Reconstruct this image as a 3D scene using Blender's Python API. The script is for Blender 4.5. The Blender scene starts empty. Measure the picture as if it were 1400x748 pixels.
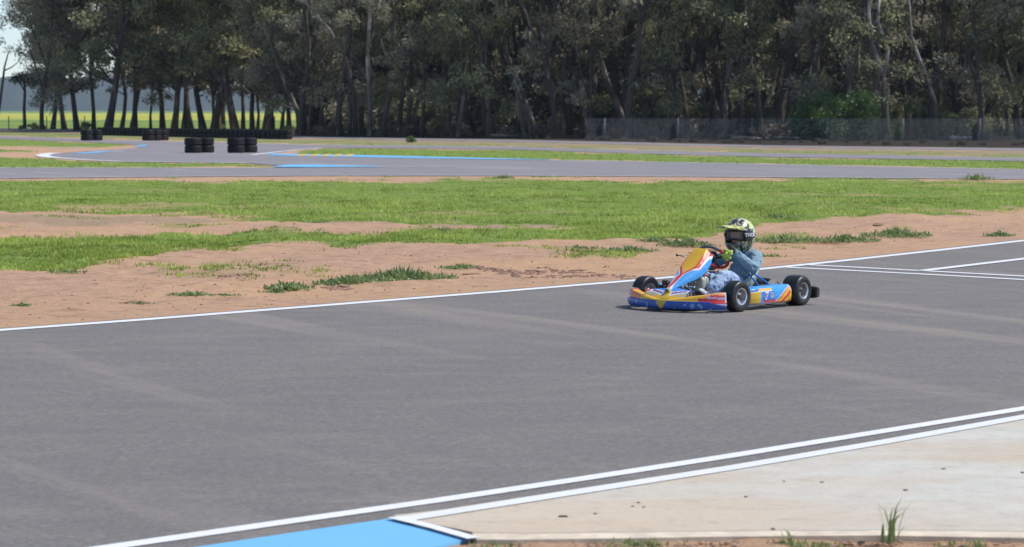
import bpy, bmesh, math, random
import numpy as np
from mathutils import Vector, Matrix, noise as mnoise
from mathutils.geometry import tessellate_polygon
random.seed(7)
sc = bpy.context.scene
COL = sc.collection
PI = math.pi
R = math.radians

# ------------------------------------------------------------------ camera
F = 3500.0; H = 1.69; TH = math.atan(224 / F)
def ray(px, py):
    u = (px - 700) / F; v = -(py - 374) / F
    return (u, math.cos(TH) + v * math.sin(TH), -math.sin(TH) + v * math.cos(TH))
def G(px, py, z=0.0):
    r = ray(px, py); t = (z - H) / r[2]
    return Vector((r[0] * t, r[1] * t, z))
def AT(px, py, dist):
    """the point seen at a pixel, at a given ground distance"""
    r = ray(px, py); t = dist / r[1]
    return Vector((r[0] * t, dist, H + r[2] * t))
cam = bpy.data.cameras.new('camera'); camo = bpy.data.objects.new('camera', cam); COL.objects.link(camo)
camo.location = (0, 0, H); camo.rotation_euler = (PI / 2 - TH, 0, 0)
cam.sensor_width = 36; cam.lens = 36 * F / 1400
cam.clip_start = 0.1; cam.clip_end = 12000
cam.dof.use_dof = True; cam.dof.focus_distance = 22.0; cam.dof.aperture_fstop = 6.0
sc.camera = camo

# ------------------------------------------------------------------ light
SUN_EL = R(52); SUN_DIR = Vector((0.98, -0.01, 0)).normalized()   # towards the sun: right and a little behind
w = bpy.data.worlds.new('World'); sc.world = w; w.use_nodes = True
nt = w.node_tree; nt.nodes.clear()
sky = nt.nodes.new('ShaderNodeTexSky'); sky.sky_type = 'NISHITA'; sky.sun_disc = False
sky.sun_elevation = SUN_EL; sky.sun_rotation = math.atan2(SUN_DIR.x, SUN_DIR.y)
sky.dust_density = 0.1; sky.air_density = 1.0; sky.ozone_density = 1.3; sky.altitude = 2800
bg = nt.nodes.new('ShaderNodeBackground'); bg.inputs[1].default_value = 0.15
wo = nt.nodes.new('ShaderNodeOutputWorld')
nt.links.new(sky.outputs[0], bg.inputs[0]); nt.links.new(bg.outputs[0], wo.inputs[0])
sl = bpy.data.lights.new('sun', 'SUN'); sl.energy = 4.3; sl.angle = R(0.53); sl.color = (1, 0.955, 0.89)
so = bpy.data.objects.new('sun', sl); COL.objects.link(so)
sv = Vector((SUN_DIR.x * math.cos(SUN_EL), SUN_DIR.y * math.cos(SUN_EL), math.sin(SUN_EL)))
so.rotation_euler = sv.to_track_quat('Z', 'Y').to_euler(); so.location = (20, 10, 40)
sc.view_settings.view_transform = 'Standard'; sc.view_settings.look = 'None'
sc.view_settings.gamma = 1; sc.view_settings.exposure = 0.08
sc.render.engine = 'CYCLES'
sc.cycles.max_bounces = 6; sc.cycles.transparent_max_bounces = 12
sc.cycles.volume_bounces = 0

# ------------------------------------------------------------------ numpy noise
_rng = np.random.default_rng(3); _T = _rng.random((256, 256))
def vnoise(x, y):
    xi = np.floor(x).astype(int); yi = np.floor(y).astype(int); fx = x - xi; fy = y - yi
    fx = fx * fx * (3 - 2 * fx); fy = fy * fy * (3 - 2 * fy)
    a = _T[xi % 256, yi % 256]; b = _T[(xi + 1) % 256, yi % 256]; c = _T[xi % 256, (yi + 1) % 256]; d = _T[(xi + 1) % 256, (yi + 1) % 256]
    return (a * (1 - fx) + b * fx) * (1 - fy) + (c * (1 - fx) + d * fx) * fy
def fbm(x, y, o=4):
    s = 0; a = 0.5
    for k in range(o):
        s = s + a * vnoise(x * 2 ** k + 17 * k, y * 2 ** k + 31 * k); a *= 0.5
    return s / (1 - 0.5 ** o)

# ------------------------------------------------------------------ materials
class NT:
    def __init__(s, name):
        s.m = bpy.data.materials.new(name); s.m.use_nodes = True; s.t = s.m.node_tree
        s.b = s.t.nodes['Principled BSDF']; s.tc = s.n('ShaderNodeTexCoord')
    def n(s, k, **kw):
        x = s.t.nodes.new(k)
        for a, v in kw.items(): setattr(x, a, v)
        return x
    def l(s, a, b): s.t.links.new(a, b)
    def noise(s, scale, detail=5, vec=None, rough=0.6, dist=0):
        x = s.n('ShaderNodeTexNoise'); x.inputs['Scale'].default_value = scale; x.inputs['Detail'].default_value = detail
        x.inputs['Roughness'].default_value = rough; x.inputs['Distortion'].default_value = dist
        s.l(vec if vec is not None else s.tc.outputs['Object'], x.inputs['Vector']); return x.outputs['Fac']
    def map(s, scale=(1, 1, 1), rot=(0, 0, 0)):
        r = s.n('ShaderNodeMapping'); r.inputs['Rotation'].default_value = rot; s.l(s.tc.outputs['Object'], r.inputs['Vector'])
        m = s.n('ShaderNodeMapping'); m.inputs['Scale'].default_value = scale
        s.l(r.outputs[0], m.inputs['Vector']); return m.outputs[0]
    def ramp(s, fac, stops):
        r = s.n('ShaderNodeValToRGB'); e = r.color_ramp.elements
        while len(e) < len(stops): e.new(0.5)
        for q, (p, c) in zip(e, stops):
            q.position = p; q.color = (c, c, c, 1) if isinstance(c, (int, float)) else (*c, 1)
        s.l(fac, r.inputs[0]); return r.outputs[0]
    def mix(s, fac, a, b, mode='MIX'):
        x = s.n('ShaderNodeMix', data_type='RGBA', blend_type=mode)
        if isinstance(fac, (int, float)): x.inputs[0].default_value = fac
        else: s.l(fac, x.inputs[0])
        for v, i in ((a, 6), (b, 7)):
            if isinstance(v, tuple): x.inputs[i].default_value = (*v, 1)
            else: s.l(v, x.inputs[i])
        return x.outputs[2]
    def math(s, op, a, b=0.0):
        x = s.n('ShaderNodeMath', operation=op)
        for v, i in ((a, 0), (b, 1)):
            if isinstance(v, (int, float)): x.inputs[i].default_value = v
            else: s.l(v, x.inputs[i])
        return x.outputs[0]
    def bump(s, h, strength, dist):
        x = s.n('ShaderNodeBump'); x.inputs['Strength'].default_value = strength; x.inputs['Distance'].default_value = dist
        s.l(h, x.inputs['Height']); s.l(x.outputs[0], s.b.inputs['Normal'])
    def attr(s, name):
        x = s.n('ShaderNodeAttribute'); x.attribute_name = name; return x
    def base(s, c):
        if isinstance(c, tuple): s.b.inputs['Base Color'].default_value = (*c, 1)
        else: s.l(c, s.b.inputs['Base Color'])
    def set(s, **kw):
        for k, v in kw.items(): s.b.inputs[k.replace('_', ' ')].default_value = v

def simple(name, col, rough=0.5, metal=0.0, var=0.18, scale=20, bump=0.0, bd=0.002, coat=0.0, spec=0.5):
    t = NT(name); f = t.noise(scale)
    c2 = tuple(c * (1 - var) for c in col); c1 = tuple(min(1, c * (1 + var)) for c in col)
    t.base(t.ramp(f, [(0.3, c2), (0.7, c1)])); t.set(Roughness=rough, Metallic=metal)
    t.b.inputs['Coat Weight'].default_value = coat; t.b.inputs['Specular IOR Level'].default_value = spec
    if bump: t.bump(f, bump, bd)
    return t.m

def mat_painted(name, rough=0.28, attr='paint', coat=0.4):
    """colour graphics of a panel stored on its mesh, with scuffs"""
    t = NT(name); a = t.attr(attr)
    f = t.noise(55, 6, rough=0.75); dirt = t.ramp(f, [(0.52, 0.0), (0.70, 0.5)])
    t.base(t.mix(dirt, a.outputs['Color'], (0.33, 0.29, 0.26)))
    t.set(Roughness=rough + .10); t.b.inputs['Coat Weight'].default_value = coat * .4
    return t.m

M = {}
def build_ground_mat():
    t = NT('earth and grass'); a = t.attr('mask')
    sep = t.n('ShaderNodeSeparateColor'); t.l(a.outputs['Color'], sep.inputs[0])
    g, d, k = sep.outputs
    n1 = t.noise(0.9, 8, rough=0.7); n2 = t.noise(9, 8, rough=0.75); n3 = t.noise(60, 4)
    nst = t.noise(1.0, 6, t.map((0.5, 4.0, 1)), rough=0.7)
    dirt = t.ramp(n2, [(0.28, (0.40, 0.235, 0.15)), (0.5, (0.53, 0.335, 0.225)), (0.72, (0.62, 0.42, 0.295))])
    dirt = t.mix(t.ramp(n1, [(0.35, 0.0), (0.7, 0.55)]), dirt, (0.52, 0.335, 0.225))
    dirt = t.mix(t.ramp(nst, [(0.60, 0.0), (0.75, 0.5)]), dirt, (0.38, 0.24, 0.165))
    n4 = t.noise(0.28, 4); dirt = t.mix(t.ramp(n4, [(0.42, 0.0), (0.6, 0.6)]), dirt, (0.62, 0.385, 0.215))
    n5 = t.noise(4, 7, t.map((0.45, 1.5, 1)), rough=0.8); dirt = t.mix(t.ramp(n5, [(0.36, 0.85), (0.48, 0.0)]), dirt, (0.33, 0.20, 0.135)); dirt = t.mix(t.ramp(n5, [(0.60, 0.0), (0.72, 0.5)]), dirt, (0.68, 0.52, 0.40))
    grass = t.ramp(n2, [(0.25, (0.12, 0.175, 0.035)), (0.5, (0.185, 0.285, 0.045)), (0.75, (0.27, 0.33, 0.085))])
    grass = t.mix(t.ramp(n1, [(0.4, 0.0), (0.75, 0.5)]), grass, (0.29, 0.30, 0.11))
    grass = t.mix(t.ramp(n5, [(0.36, 0.6), (0.5, 0.0)]), grass, (0.10, 0.14, 0.035)); grass = t.mix(t.ramp(n5, [(0.58, 0.0), (0.74, 0.45)]), grass, (0.42, 0.37, 0.20)); grass = t.mix(t.ramp(nst, [(0.56, 0.0), (0.70, 0.55)]), grass, (0.36, 0.31, 0.16))
    dry = t.ramp(n2, [(0.25, (0.20, 0.17, 0.09)), (0.5, (0.33, 0.26, 0.165)), (0.75, (0.44, 0.33, 0.24))])
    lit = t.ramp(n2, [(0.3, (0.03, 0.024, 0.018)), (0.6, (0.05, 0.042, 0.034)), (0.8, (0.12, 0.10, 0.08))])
    # the attribute edges are broken up by noise
    def edge(ch, lo, hi):
        s = t.math('ADD', ch, t.math('MULTIPLY', t.math('SUBTRACT', n2, 0.5), 0.9))
        return t.ramp(s, [(lo - .10, 0.0), (hi + .12, 1.0)])
    c = t.mix(edge(d, 0.35, 0.65), dirt, dry)
    c = t.mix(edge(g, 0.36, 0.62), c, grass)
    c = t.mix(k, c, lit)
    t.base(c); t.set(Roughness=0.95); t.b.inputs['Specular IOR Level'].default_value = 0.15
    t.bump(t.math('ADD', n2, t.math('MULTIPLY', n3, 0.4)), 0.8, 0.05)
    return t.m
M['ground'] = build_ground_mat()

def asphalt_mat(name, lo, hi, ang=0.0, stain=0.35):
    t = NT(name); fine = t.noise(260, 3, rough=0.8); mid = t.noise(14, 6, rough=0.7); big = t.noise(0.45, 5, rough=0.6)
    st = t.noise(1.0, 7, t.map((0.14, 3.4, 1), (0, 0, ang)), rough=0.7, dist=0.25)
    st2 = t.noise(1.0, 5, t.map((0.035, 1.1, 1), (0, 0, ang)), rough=0.55)
    c = t.ramp(fine, [(0.3, tuple(x * 0.72 for x in lo)), (0.5, lo), (0.72, hi)])
    c = t.mix(t.ramp(big, [(0.35, 0.0), (0.7, 0.5)]), c, tuple(x * 0.86 for x in lo))
    c = t.mix(t.ramp(st, [(0.54, 0.0), (0.74, stain)]), c, (hi[0] * 1.75, hi[1] * 1.5, hi[2] * 1.32))
    c = t.mix(t.ramp(st2, [(0.30, stain * 1.2), (0.46, 0.0)]), c, tuple(x * 0.62 for x in lo))
    c = t.mix(t.ramp(st2, [(0.56, 0.0), (0.68, stain * 0.7)]), c, (hi[0] * 1.45, hi[1] * 1.3, hi[2] * 1.15))
    c = t.mix(t.ramp(mid, [(0.5, 0.0), (0.8, 0.35)]), c, hi)
    g2 = t.noise(38, 5, t.map((0.55, 1.6, 1)), rough=0.85); c = t.mix(t.ramp(g2, [(0.36, 0.75), (0.52, 0.0)]), c, tuple(x * 0.62 for x in lo)); c = t.mix(t.ramp(g2, [(0.52, 0.0), (0.68, 0.85)]), c, tuple(x * 1.35 for x in hi))
    g3 = t.noise(95, 4, t.map((0.6, 1.5, 1)), rough=0.8); c = t.mix(t.ramp(g3, [(0.38, 0.6), (0.5, 0.0)]), c, tuple(x * 0.55 for x in lo)); c = t.mix(t.ramp(g3, [(0.53, 0.0), (0.66, 0.6)]), c, tuple(x * 1.45 for x in hi))
    m2 = t.noise(2.2, 7, t.map((0.5, 1.3, 1)), rough=0.75); c = t.mix(t.ramp(m2, [(0.50, 0.0), (0.72, 0.30)]), c, (hi[0] * 1.4, hi[1] * 1.28, hi[2] * 1.16)); c = t.mix(t.ramp(m2, [(0.30, 0.30), (0.48, 0.0)]), c, tuple(x * 0.78 for x in lo))
    st3 = t.noise(1.0, 6, t.map((0.08, 1.0, 1), (0, 0, R(61))), rough=0.6, dist=.3); c = t.mix(t.ramp(st3, [(0.55, 0.0), (0.70, 0.38)]), c, (hi[0] * 1.7, hi[1] * 1.5, hi[2] * 1.3))
    t.base(c); t.l(t.ramp(mid, [(0.3, 0.68), (0.7, 0.9)]), t.b.inputs['Roughness'])
    t.b.inputs['Specular IOR Level'].default_value = 0.35
    t.bump(t.math('ADD', fine, t.math('MULTIPLY', mid, 0.5)), 0.5, 0.006)
    return t.m
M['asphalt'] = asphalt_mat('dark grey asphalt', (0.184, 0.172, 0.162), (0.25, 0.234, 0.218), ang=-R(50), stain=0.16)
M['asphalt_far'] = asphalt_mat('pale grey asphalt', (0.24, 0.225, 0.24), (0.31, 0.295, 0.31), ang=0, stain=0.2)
def paint_mat(name, col, wear=0.35, wearcol=(0.3, 0.28, 0.27)):
    t = NT(name); f = t.noise(40, 8, rough=0.8); b = t.noise(3, 4)
    c = t.mix(t.ramp(f, [(0.48, 0.0), (0.72, wear)]), col, wearcol)
    c = t.mix(t.ramp(b, [(0.4, 0.0), (0.8, 0.22)]), c, tuple(x * 0.75 for x in col))
    t.base(c); t.set(Roughness=0.55); t.bump(f, 0.3, 0.003); return t.m
M['white_line'] = paint_mat('white line paint', (0.84, 0.84, 0.84), .5, (.42, .40, .38))
M['soft_line'] = paint_mat('thin faded white paint', (0.80, 0.81, 0.80), .7, (.60, .58, .53))
M['blue_paint'] = paint_mat('sky blue kerb paint', (0.17, 0.50, 0.80), 0.4, (0.3, 0.45, 0.6))
M['yellow_paint'] = paint_mat('yellow kerb paint', (0.75, 0.48, 0.09))
def concrete_mat():
    t = NT('dusty concrete'); f = t.noise(5, 8, rough=0.7); g = t.noise(0.55, 5, t.map((0.6, 1.7, 1))); sp = t.noise(48, 4, t.map((0.55, 1.5, 1)))
    hz = t.noise(1.2, 7, t.map((0.7, 9, 1)), rough=0.75)
    c = t.ramp(f, [(0.3, (0.50, 0.485, 0.43)), (0.7, (0.60, 0.585, 0.52))])
    c = t.mix(t.ramp(g, [(0.42, 0.0), (0.62, 0.75)]), c, (0.52, 0.405, 0.285))
    c = t.mix(t.ramp(hz, [(0.60, 0.0), (0.72, 0.4)]), c, (0.50, 0.39, 0.28))
    # sand washed over the left part of the slab
    mp = t.n('ShaderNodeMapping'); ctr = G(800, 712); mp.inputs['Location'].default_value = (-ctr.x * .62, -ctr.y * 1.15, 0); mp.inputs['Scale'].default_value = (.62, 1.15, 0); t.l(t.tc.outputs['Object'], mp.inputs['Vector'])
    ln_ = t.n('ShaderNodeVectorMath', operation='LENGTH'); t.l(mp.outputs[0], ln_.inputs[0])
    q = t.math('ADD', ln_.outputs['Value'], t.math('MULTIPLY', t.math('SUBTRACT', hz, .5), 1.1)); c = t.mix(t.ramp(q, [(0.2, 0.7), (0.9, 0.0)]), c, (0.58, 0.47, 0.345))
    h3 = t.noise(9, 7, t.map((0.8, 1.3, 1)), rough=.8); c = t.mix(t.ramp(h3, [(0.34, 0.6), (0.46, 0.0)]), c, (0.38, 0.32, 0.26)); c = t.mix(t.ramp(h3, [(0.56, 0.0), (0.70, 0.5)]), c, (0.66, 0.60, 0.50))
    c = t.mix(t.ramp(sp, [(0.60, 0.0), (0.67, 0.6)]), c, (0.27, 0.20, 0.14))
    t.base(c); t.set(Roughness=0.85); t.bump(f, 0.35, 0.01); return t.m
M['concrete'] = concrete_mat()
M['rim_conc'] = simple('pale concrete edging', (0.66, 0.56, 0.43), 0.85, var=0.2, scale=9, bump=0.4, bd=0.01)

def bark_mat(name, base, pale, amount):
    t = NT(name); v = t.map((6, 6, 1.3)); n = t.noise(1.5, 6, v, rough=0.7); p = t.noise(0.9, 4, t.map((1.5, 1.5, 0.55)))
    c = t.ramp(n, [(0.3, tuple(x * 0.5 for x in base)), (0.7, tuple(x * 1.5 for x in base))])
    pc = t.ramp(n, [(0.35, tuple(x * 0.7 for x in pale)), (0.65, pale)])
    t.base(t.mix(t.ramp(p, [(0.62 - amount * 0.35, 0.0), (0.70 - amount * 0.3, 1.0)]), c, pc))
    t.set(Roughness=0.9); t.bump(n, 0.7, 0.04); return t.m
M['bark'] = bark_mat('dark gum bark', (0.075, 0.06, 0.05), (0.30, 0.26, 0.22), 0.12)
M['bark_mid'] = bark_mat('mottled gum bark', (0.10, 0.085, 0.07), (0.28, 0.25, 0.21), 0.35)
M['bark_pale'] = bark_mat('pale smooth gum bark', (0.15, 0.13, 0.11), (0.52, 0.48, 0.43), 0.38)
def leaf_mat(name, dark, light, trans=0.25):
    t = NT(name); a = t.attr('tint'); sep = t.n('ShaderNodeSeparateColor'); t.l(a.outputs['Color'], sep.inputs[0])
    t.base(t.ramp(sep.outputs[0], [(0.0, dark), (1.0, light)])); t.set(Roughness=0.5)
    t.b.inputs['Specular IOR Level'].default_value = 0.5
    tr = t.n('ShaderNodeBsdfTranslucent'); t.l(t.ramp(sep.outputs[0], [(0.0, dark), (1.0, light)]), tr.inputs[0])
    mx = t.n('ShaderNodeMixShader'); mx.inputs[0].default_value = trans
    t.l(t.b.outputs[0], mx.inputs[1]); t.l(tr.outputs[0], mx.inputs[2])
    t.l(mx.outputs[0], t.t.nodes['Material Output'].inputs[0]); return t.m
M['leaf'] = leaf_mat('olive gum leaves', (0.055, 0.055, 0.035), (0.52, 0.48, 0.33), 0.42)
M['leaf_green'] = leaf_mat('greener gum leaves', (0.05, 0.065, 0.03), (0.45, 0.45, 0.24), 0.42)
M['leaf_dark'] = leaf_mat('dark pine leaves', (0.02, 0.035, 0.018), (0.06, 0.085, 0.035), 0.1)
M['leaf_bush'] = leaf_mat('bright bush leaves', (0.03, 0.065, 0.015), (0.17, 0.26, 0.07), 0.35)
M['leaf_twig'] = leaf_mat('brown scrub twigs', (0.07, 0.055, 0.04), (0.24, 0.19, 0.14), 0.1)
M['grass'] = leaf_mat('grass blades', (0.18, 0.255, 0.035), (0.50, 0.59, 0.13), 0.5)
M['weed'] = leaf_mat('weed leaves', (0.06, 0.11, 0.035), (0.36, 0.45, 0.18), 0.45)
M['canola'] = leaf_mat('canola bloom', (0.12, 0.26, 0.02), (0.62, 0.55, 0.004), 0.1)

# ------------------------------------------------------------------ object helpers
def link(o, parent=None):
    COL.objects.link(o)
    if parent is not None: o.parent = parent
    return o
def tag(o, label=None, cat=None, group=None, kind=None):
    if label: o['label'] = label
    if cat: o['category'] = cat
    if group: o['group'] = group
    if kind: o['kind'] = kind
    return o
def empty(name, loc=(0, 0, 0), rz=0.0):
    o = bpy.data.objects.new(name, None); o.empty_display_size = 0.2
    o.location = loc; o.rotation_euler = (0, 0, rz); return link(o)
def mobj(name, me, mat, parent=None, smooth=True):
    if mat is not None:
        me.materials.clear()
        for m_ in (mat if isinstance(mat, (list, tuple)) else [mat]): me.materials.append(m_)
    if smooth: me.polygons.foreach_set('use_smooth', [True] * len(me.polygons))
    return link(bpy.data.objects.new(name, me), parent)
def pyd(name, verts, faces):
    me = bpy.data.meshes.new(name); me.from_pydata([tuple(v) for v in verts], [], faces); me.update(); return me
def from_bm(name, bm, mat, parent=None, smooth=True, autos=None):
    me = bpy.data.meshes.new(name); bm.normal_update(); bm.to_mesh(me); bm.free()
    o = mobj(name, me, mat, parent, smooth)
    if autos is not None: sharp(o, autos)
    return o
def sharp(o, deg=35):
    me = o.data; bm = bmesh.new(); bm.from_mesh(me)
    for e in bm.edges:
        if len(e.link_faces) == 2 and e.calc_face_angle(0) > R(deg): e.smooth = False
    bm.to_mesh(me); bm.free()
def bevel(o, wdt=0.004, seg=2):
    m = o.modifiers.new('bevel', 'BEVEL'); m.width = wdt; m.segments = seg; m.limit_method = 'ANGLE'; return o
def solid(o, th):
    m = o.modifiers.new('solid', 'SOLIDIFY'); m.thickness = th; m.offset = 0; return o
def b_tube(bm, pts, rad, seg=8, closed=False):
    pts = [Vector(p) for p in pts]; n = len(pts)
    rad = rad if isinstance(rad, (list, tuple)) else [rad] * n
    rings = []; prev = None
    for i, p in enumerate(pts):
        if closed: t = pts[(i + 1) % n] - pts[i - 1]
        else: t = pts[min(i + 1, n - 1)] - pts[max(i - 1, 0)]
        t.normalize()
        if prev is None: a = t.orthogonal().normalized()
        else:
            a = prev - t * prev.dot(t)
            a = a.normalized() if a.length > 1e-5 else t.orthogonal().normalized()
        prev = a; b = t.cross(a)
        rings.append([bm.verts.new(p + (a * math.cos(2 * PI * k / seg) + b * math.sin(2 * PI * k / seg)) * rad[i]) for k in range(seg)])
    for i in range(n if closed else n - 1):
        r0 = rings[i]; r1 = rings[(i + 1) % n]
        for k in range(seg): bm.faces.new((r0[k], r0[(k + 1) % seg], r1[(k + 1) % seg], r1[k]))
    if not closed:
        bm.faces.new(rings[0][::-1]); bm.faces.new(rings[-1])
def b_box(bm, c, s, rot=None):
    mt = Matrix.Translation(Vector(c)) @ (rot if rot is not None else Matrix.Identity(4)) @ Matrix.Diagonal((s[0], s[1], s[2], 1))
    bmesh.ops.create_cube(bm, size=1, matrix=mt)
def b_lathe(bm, prof, seg=32, axis='Z', c=(0, 0, 0)):
    """prof: (radius, height) pairs; spun round an axis"""
    rings = []; c = Vector(c)
    for r, h in prof:
        ring = []
        for k in range(seg):
            a = 2 * PI * k / seg; x, y = r * math.cos(a), r * math.sin(a)
            v = {'Z': (x, y, h), 'Y': (x, h, y), 'X': (h, x, y)}[axis]
            ring.append(bm.verts.new(Vector(v) + c))
        rings.append(ring)
    for i in range(len(rings) - 1):
        for k in range(seg): bm.faces.new((rings[i][k], rings[i][(k + 1) % seg], rings[i + 1][(k + 1) % seg], rings[i + 1][k]))
    return rings
def tubeobj(name, pts, rad, mat, parent=None, seg=8, closed=False):
    bm = bmesh.new(); b_tube(bm, pts, rad, seg, closed); return from_bm(name, bm, mat, parent)
def b_grid(bm, fn, nu, nv):
    vs = [[bm.verts.new(fn(i / nu, j / nv)) for j in range(nv + 1)] for i in range(nu + 1)]
    for i in range(nu):
        for j in range(nv): bm.faces.new((vs[i][j], vs[i + 1][j], vs[i + 1][j + 1], vs[i][j + 1]))
def gridobj(name, fn, nu, nv, mat, parent=None, paint=None):
    """a surface; paint(u, v) gives the colour of each point of its printed graphics"""
    bm = bmesh.new(); b_grid(bm, fn, nu, nv); o = from_bm(name, bm, mat, parent)
    if paint:
        at = o.data.color_attributes.new('paint', 'FLOAT_COLOR', 'POINT'); k = 0
        for i in range(nu + 1):
            for j in range(nv + 1):
                at.data[k].color = (*paint(i / nu, j / nv), 1); k += 1
    return o
def smooth_path(pts, n=24, closed=False):
    pts = [Vector(p) for p in pts]; N = len(pts); out = []
    for s in range(n + (0 if closed else 1)):
        t = s / n * (N if closed else N - 1); i = min(int(t), N - 1 if closed else N - 2); f = t - i
        g = (lambda k: pts[k % N]) if closed else (lambda k: pts[max(0, min(N - 1, k))])
        p0, p1, p2, p3 = g(i - 1), g(i), g(i + 1), g(i + 2)
        out.append(0.5 * ((2 * p1) + (p2 - p0) * f + (2 * p0 - 5 * p1 + 4 * p2 - p3) * f * f + (3 * p1 - p0 - 3 * p2 + p3) * f ** 3))
    return out
def sheet(name, poly, z, mat, kind='structure', skirt=0.0):
    """flat sheet from an outline; skirt gives it a side wall"""
    vs = [Vector((p[0], p[1], z)) for p in poly]; tris = tessellate_polygon([vs]); fs = []
    for t in tris:
        a, b, c = (vs[i] for i in t)
        fs.append(tuple(t) if (b - a).cross(c - a).z > 0 else tuple(t[::-1]))
    n = len(vs); allv = list(vs)
    if skirt:
        allv += [v - Vector((0, 0, skirt)) for v in vs]
        for i in range(n): fs.append((i, (i + 1) % n, n + (i + 1) % n, n + i))
    me = pyd(name, allv, fs); o = mobj(name, me, mat, smooth=False)
    return tag(o, kind=kind)
def ribbon_mesh(paths, width, z):
    vs = []; fs = []
    for pts in paths:
        pts = [Vector((p[0], p[1])) for p in pts]; k0 = len(vs)
        for i, p in enumerate(pts):
            t = (pts[min(i + 1, len(pts) - 1)] - pts[max(i - 1, 0)]).normalized(); nrm = Vector((-t.y, t.x)) * width / 2
            vs += [(p.x + nrm.x, p.y + nrm.y, z), (p.x - nrm.x, p.y - nrm.y, z)]
        for i in range(len(pts) - 1): fs.append((k0 + 2 * i + 1, k0 + 2 * i + 3, k0 + 2 * i + 2, k0 + 2 * i))
    return vs, fs
def line(name, pts, width, z, mat):
    o = mobj(name, pyd(name, *ribbon_mesh([pts], width, z)), mat, smooth=False); return tag(o, kind='structure')
def GP(lst, z=0): return [G(x, y, z) for x, y in lst]
def ip(pts, x): return np.interp(x, [p[0] for p in pts], [p[1] for p in pts])

# ------------------------------------------------------------------ ground sheet
B_main_top = [(-600, 251), (0, 249), (200, 250), (400, 247), (700, 245.5), (1400, 248), (2000, 248)]
B_main_bot = [(-600, 290), (0, 292), (250, 293), (420, 300), (500, 303), (750, 306), (850, 322), (930, 330), (1000, 322), (1040, 309), (1150, 302), (1250, 293), (1400, 288), (2000, 272)]
B_sec_top = [(-600, 330), (0, 327), (100, 324), (250, 319), (380, 314), (500, 319), (600, 318), (700, 317), (800, 313), (930, 308)]
B_sec_bot = [(-600, 385), (0, 371), (100, 362), (250, 352), (350, 346), (500, 341), (600, 335), (700, 327), (800, 325), (930, 328), (965, 322)]
bands = [  # (channel, amount, top, bottom, softness, x-range)
 (0, 1.0, B_main_top, B_main_bot, 3.5, (-4000, 5000)),
 (0, 1.0, B_sec_top, B_sec_bot, 4, (-4000, 965)),
 (1, 0.6, [(-600, 288), (0, 290), (420, 298), (760, 303)], [(-600, 310), (0, 305), (420, 308), (850, 316)], 3, (-4000, 870)),
 (0, 0.5, [(1020, 314), (1120, 318)], [(1020, 334), (1120, 332)], 4, (1015, 1125)),
 (0, 1.0, [(400, 208), (440, 203.5), (700, 205.4), (850, 210), (1050, 215.5), (1400, 221), (2000, 230)], [(400, 211), (450, 211), (560, 214), (740, 217.5), (1000, 223), (1200, 227.5), (1400, 231), (2000, 243)], 0.8, (395, 5000)),
 (0, 1.0, [(-600, 214), (0, 214), (60, 217), (150, 222.5), (330, 224), (400, 228)], [(-600, 229), (0, 229), (360, 229), (400, 228.5)], 0.8, (-4000, 400)),
 (0, 1.0, [(-600, 182), (0, 190.5), (130, 195.5), (200, 199)], [(-600, 200), (0, 200.5), (130, 201), (200, 200)], 0.7, (-4000, 200)),
 (0, 1.0, [(-600, 203), (0, 203.5), (50, 206)], [(-600, 208), (0, 208), (50, 208)], 0.7, (-4000, 60)),
 (1, 0.9, [(-600, 172), (0, 178), (430, 189), (700, 194), (1050, 202), (1400, 207), (2000, 213)], [(-600, 176), (0, 186), (430, 197.5), (700, 200.5), (1050, 209), (1400, 215), (2000, 223)], 0.8, (-4000, 5000)),
 (0, .62, [(-600, 172), (0, 180), (430, 192), (700, 197), (1050, 204.5), (1400, 210), (2000, 218)], [(-600, 176), (0, 186), (430, 197.5), (700, 200.5), (1050, 209), (1400, 215), (2000, 223)], 2.0, (-4000, 5000)),
 (0, 1.0, [(-4000, 140), (5000, 140)], [(-4000, 176), (420, 178), (1000, 168), (5000, 160)], 0.8, (-4000, 5000)),
]
t_cols = np.concatenate([[-60, -10, -3, -1.2, -.7, -.5, -.4, -.34], np.linspace(-.3, .3, 430), [.34, .4, .5, .7, 1.2, 3, 10, 60]])
py_rows = np.concatenate([np.linspace(151.2, 250, 150), np.linspace(251, 470, 190), np.linspace(473, 800, 80)])
d_rows = [G(700, p).y for p in py_rows]
d_rows = np.array([11000, 7000] + list(d_rows) + [7, 5, 2, -5, -20, -60])[::-1]
DD, TT = np.meshgrid(d_rows, t_cols, indexing='ij')
XX = TT * (np.maximum(DD, 0) + 3.0)
def to_px(X, Y, Z=0.0):
    dz = Z - H; dep = Y * math.cos(TH) - dz * math.sin(TH); up = Y * math.sin(TH) + dz * math.cos(TH)
    dep = np.maximum(dep, 0.5); return 700 + F * X / dep, 374 - F * up / dep
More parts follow.
